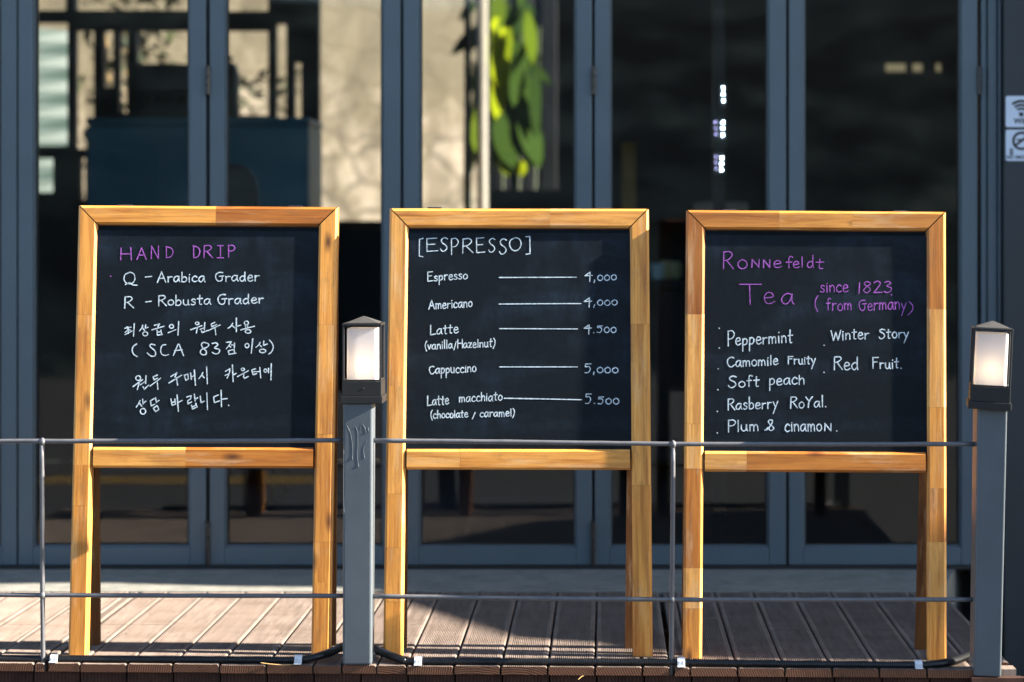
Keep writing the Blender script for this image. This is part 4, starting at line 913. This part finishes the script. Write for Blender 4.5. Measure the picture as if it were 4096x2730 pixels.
    rBL, rBR = BL + Vector((0.002, dY, 0)), BR + Vector((-0.002 - spec.get("rin", 0), dY, 0)); tdy = 0.026
    rTL, rTR = TL + Vector((0, tdy, -.003)), TR + Vector((0, tdy, -.003))
    # the rear frame mirrors the front: its outer face looks away from the camera
    Pr, Wr, Hr, nr = frame(rBL, rBR, rTL, rTR, -1)
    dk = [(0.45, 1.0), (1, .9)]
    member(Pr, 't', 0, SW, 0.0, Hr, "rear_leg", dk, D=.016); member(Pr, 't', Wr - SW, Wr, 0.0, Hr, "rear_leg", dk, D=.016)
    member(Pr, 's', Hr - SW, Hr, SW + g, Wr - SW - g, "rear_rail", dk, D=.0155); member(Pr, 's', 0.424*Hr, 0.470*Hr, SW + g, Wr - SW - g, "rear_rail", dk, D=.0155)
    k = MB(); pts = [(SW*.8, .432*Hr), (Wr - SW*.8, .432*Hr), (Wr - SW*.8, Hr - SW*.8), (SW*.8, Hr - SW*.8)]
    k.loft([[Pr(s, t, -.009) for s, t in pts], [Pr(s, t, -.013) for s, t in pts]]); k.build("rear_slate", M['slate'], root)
    for fr in (0.17, 0.83):
        c_ = P(W*fr, H + .0022, -D - .004); k = MB(); k.tube([c_ - Vector((.018, 0, 0)), c_ + Vector((.018, 0, 0))], .0032, 10); k.box(c_ + Vector((-.017, -.012, -.0022)), c_ + Vector((.017, .012, -.0008))); k.build("hinge", M['hinge'], root)

def member2(P, W, H, SW, g, segs, root, CH, D):
    """top rail with mitred ends: long on the outer (top) edge"""
    k = MB(); q0 = H - SW; ro = random.uniform(0, 50); rv = random.uniform(0, 9)
    sec = [(0, -D), (0, -CH), (CH, 0), (SW - CH, 0), (SW, -CH), (SW, -D)]; per = [0]
    for i in range(1, 6): per.append(per[-1] + math.hypot(sec[i][0]-sec[i-1][0], sec[i][1]-sec[i-1][1]))
    cuts = [0] + [f for f, _ in segs]; tones = [t for _, t in segs]
    def ring(i):
        f = cuts[i]; out = []
        for q, w_ in sec:
            if i == 0: out.append(SW - q + 2*g)
            elif i == len(cuts)-1: out.append(W - SW + q - 2*g)
            else: out.append(W*f)
        return out
    for i in range(len(cuts) - 1):
        A, Bq = ring(i), ring(i+1); uo = ro + i*3.7
        idx = [(j, j+1) for j in range(5)] + [(5, 0)]
        for j, j2 in idx:
            pts = [(A[j], sec[j]), (A[j2], sec[j2]), (Bq[j2], sec[j2]), (Bq[j], sec[j])]; vv = [per[j], per[j2], per[j2], per[j]]
            k.quad([P(a, q0 + s_[0], s_[1]) for a, s_ in pts], 0, tones[i], [(uo + a, rv + v_) for (a, _), v_ in zip(pts, vv)])
    for i in (0, len(cuts)-1):
        A = ring(i); k.quad([P(A[j], q0 + sec[j][0], sec[j][1]) for j in range(6)], 1, 0.9)
    k.build("top_rail", [M['wood'], M['gasket']], root, bevel=0.0008, seg=1)

S1 = dict(top=[(.53, .42), (1, .74)], L=[(.26, .40), (.55, .36), (.72, .38), (.83, .30), (1, .34)], R=[(.30, .40), (.40, .62), (.64, .34), (.84, .40), (1, .30)], low=[(.42, .30), (1, .70)], ww=.00142, pw=.00115)
S1['L'] = [(.33, .46), (.42, .48), (.755, .36), (1, .40)]; S1['R'] = [(.16, .38), (.25, .52), (.49, .36), (.735, .32), (1, .40)]
S2 = dict(top=[(.62, .36), (1, .34)], L=[(.12, .45), (.24, .34), (.36, .40), (.60, .28), (1, .24)], R=[(.38, .44), (.74, .30), (1, .34)], low=[(.24, .28), (1, .36)], ww=.00128, rin=.018)
S3 = dict(top=[(.36, .62), (.64, .44), (1, .46)], L=[(.11, .50), (.20, .20), (.42, .72), (.52, .22), (.765, .20), (1, .80)], R=[(.13, .40), (.26, .22), (.38, .62), (.56, .36), (.78, .16), (1, .70)], low=[(.19, .20), (1, .68)], ww=.00145, pw=.0012, rin=.010)
a_board(((313, 822), (1352, 829), (271, 2622), (1320, 2622)), .066, "wooden menu board with pink HAND DRIP heading and Korean lines, left of the first post", S1, T1p, T1w, 5.232)
a_board(((1558, 834), (2595, 836), (1531, 2626), (2611, 2628)), .064, "wooden menu board with white ESPRESSO heading and ruled coffee prices, between the other two boards", S2, None, T2w, 5.193)
a_board(((2745, 841), (3784, 848), (2731, 2635), (3788, 2641)), .070, "wooden menu board listing teas under a pink heading, beside the far right post", S3, T3p, T3w, 5.187)
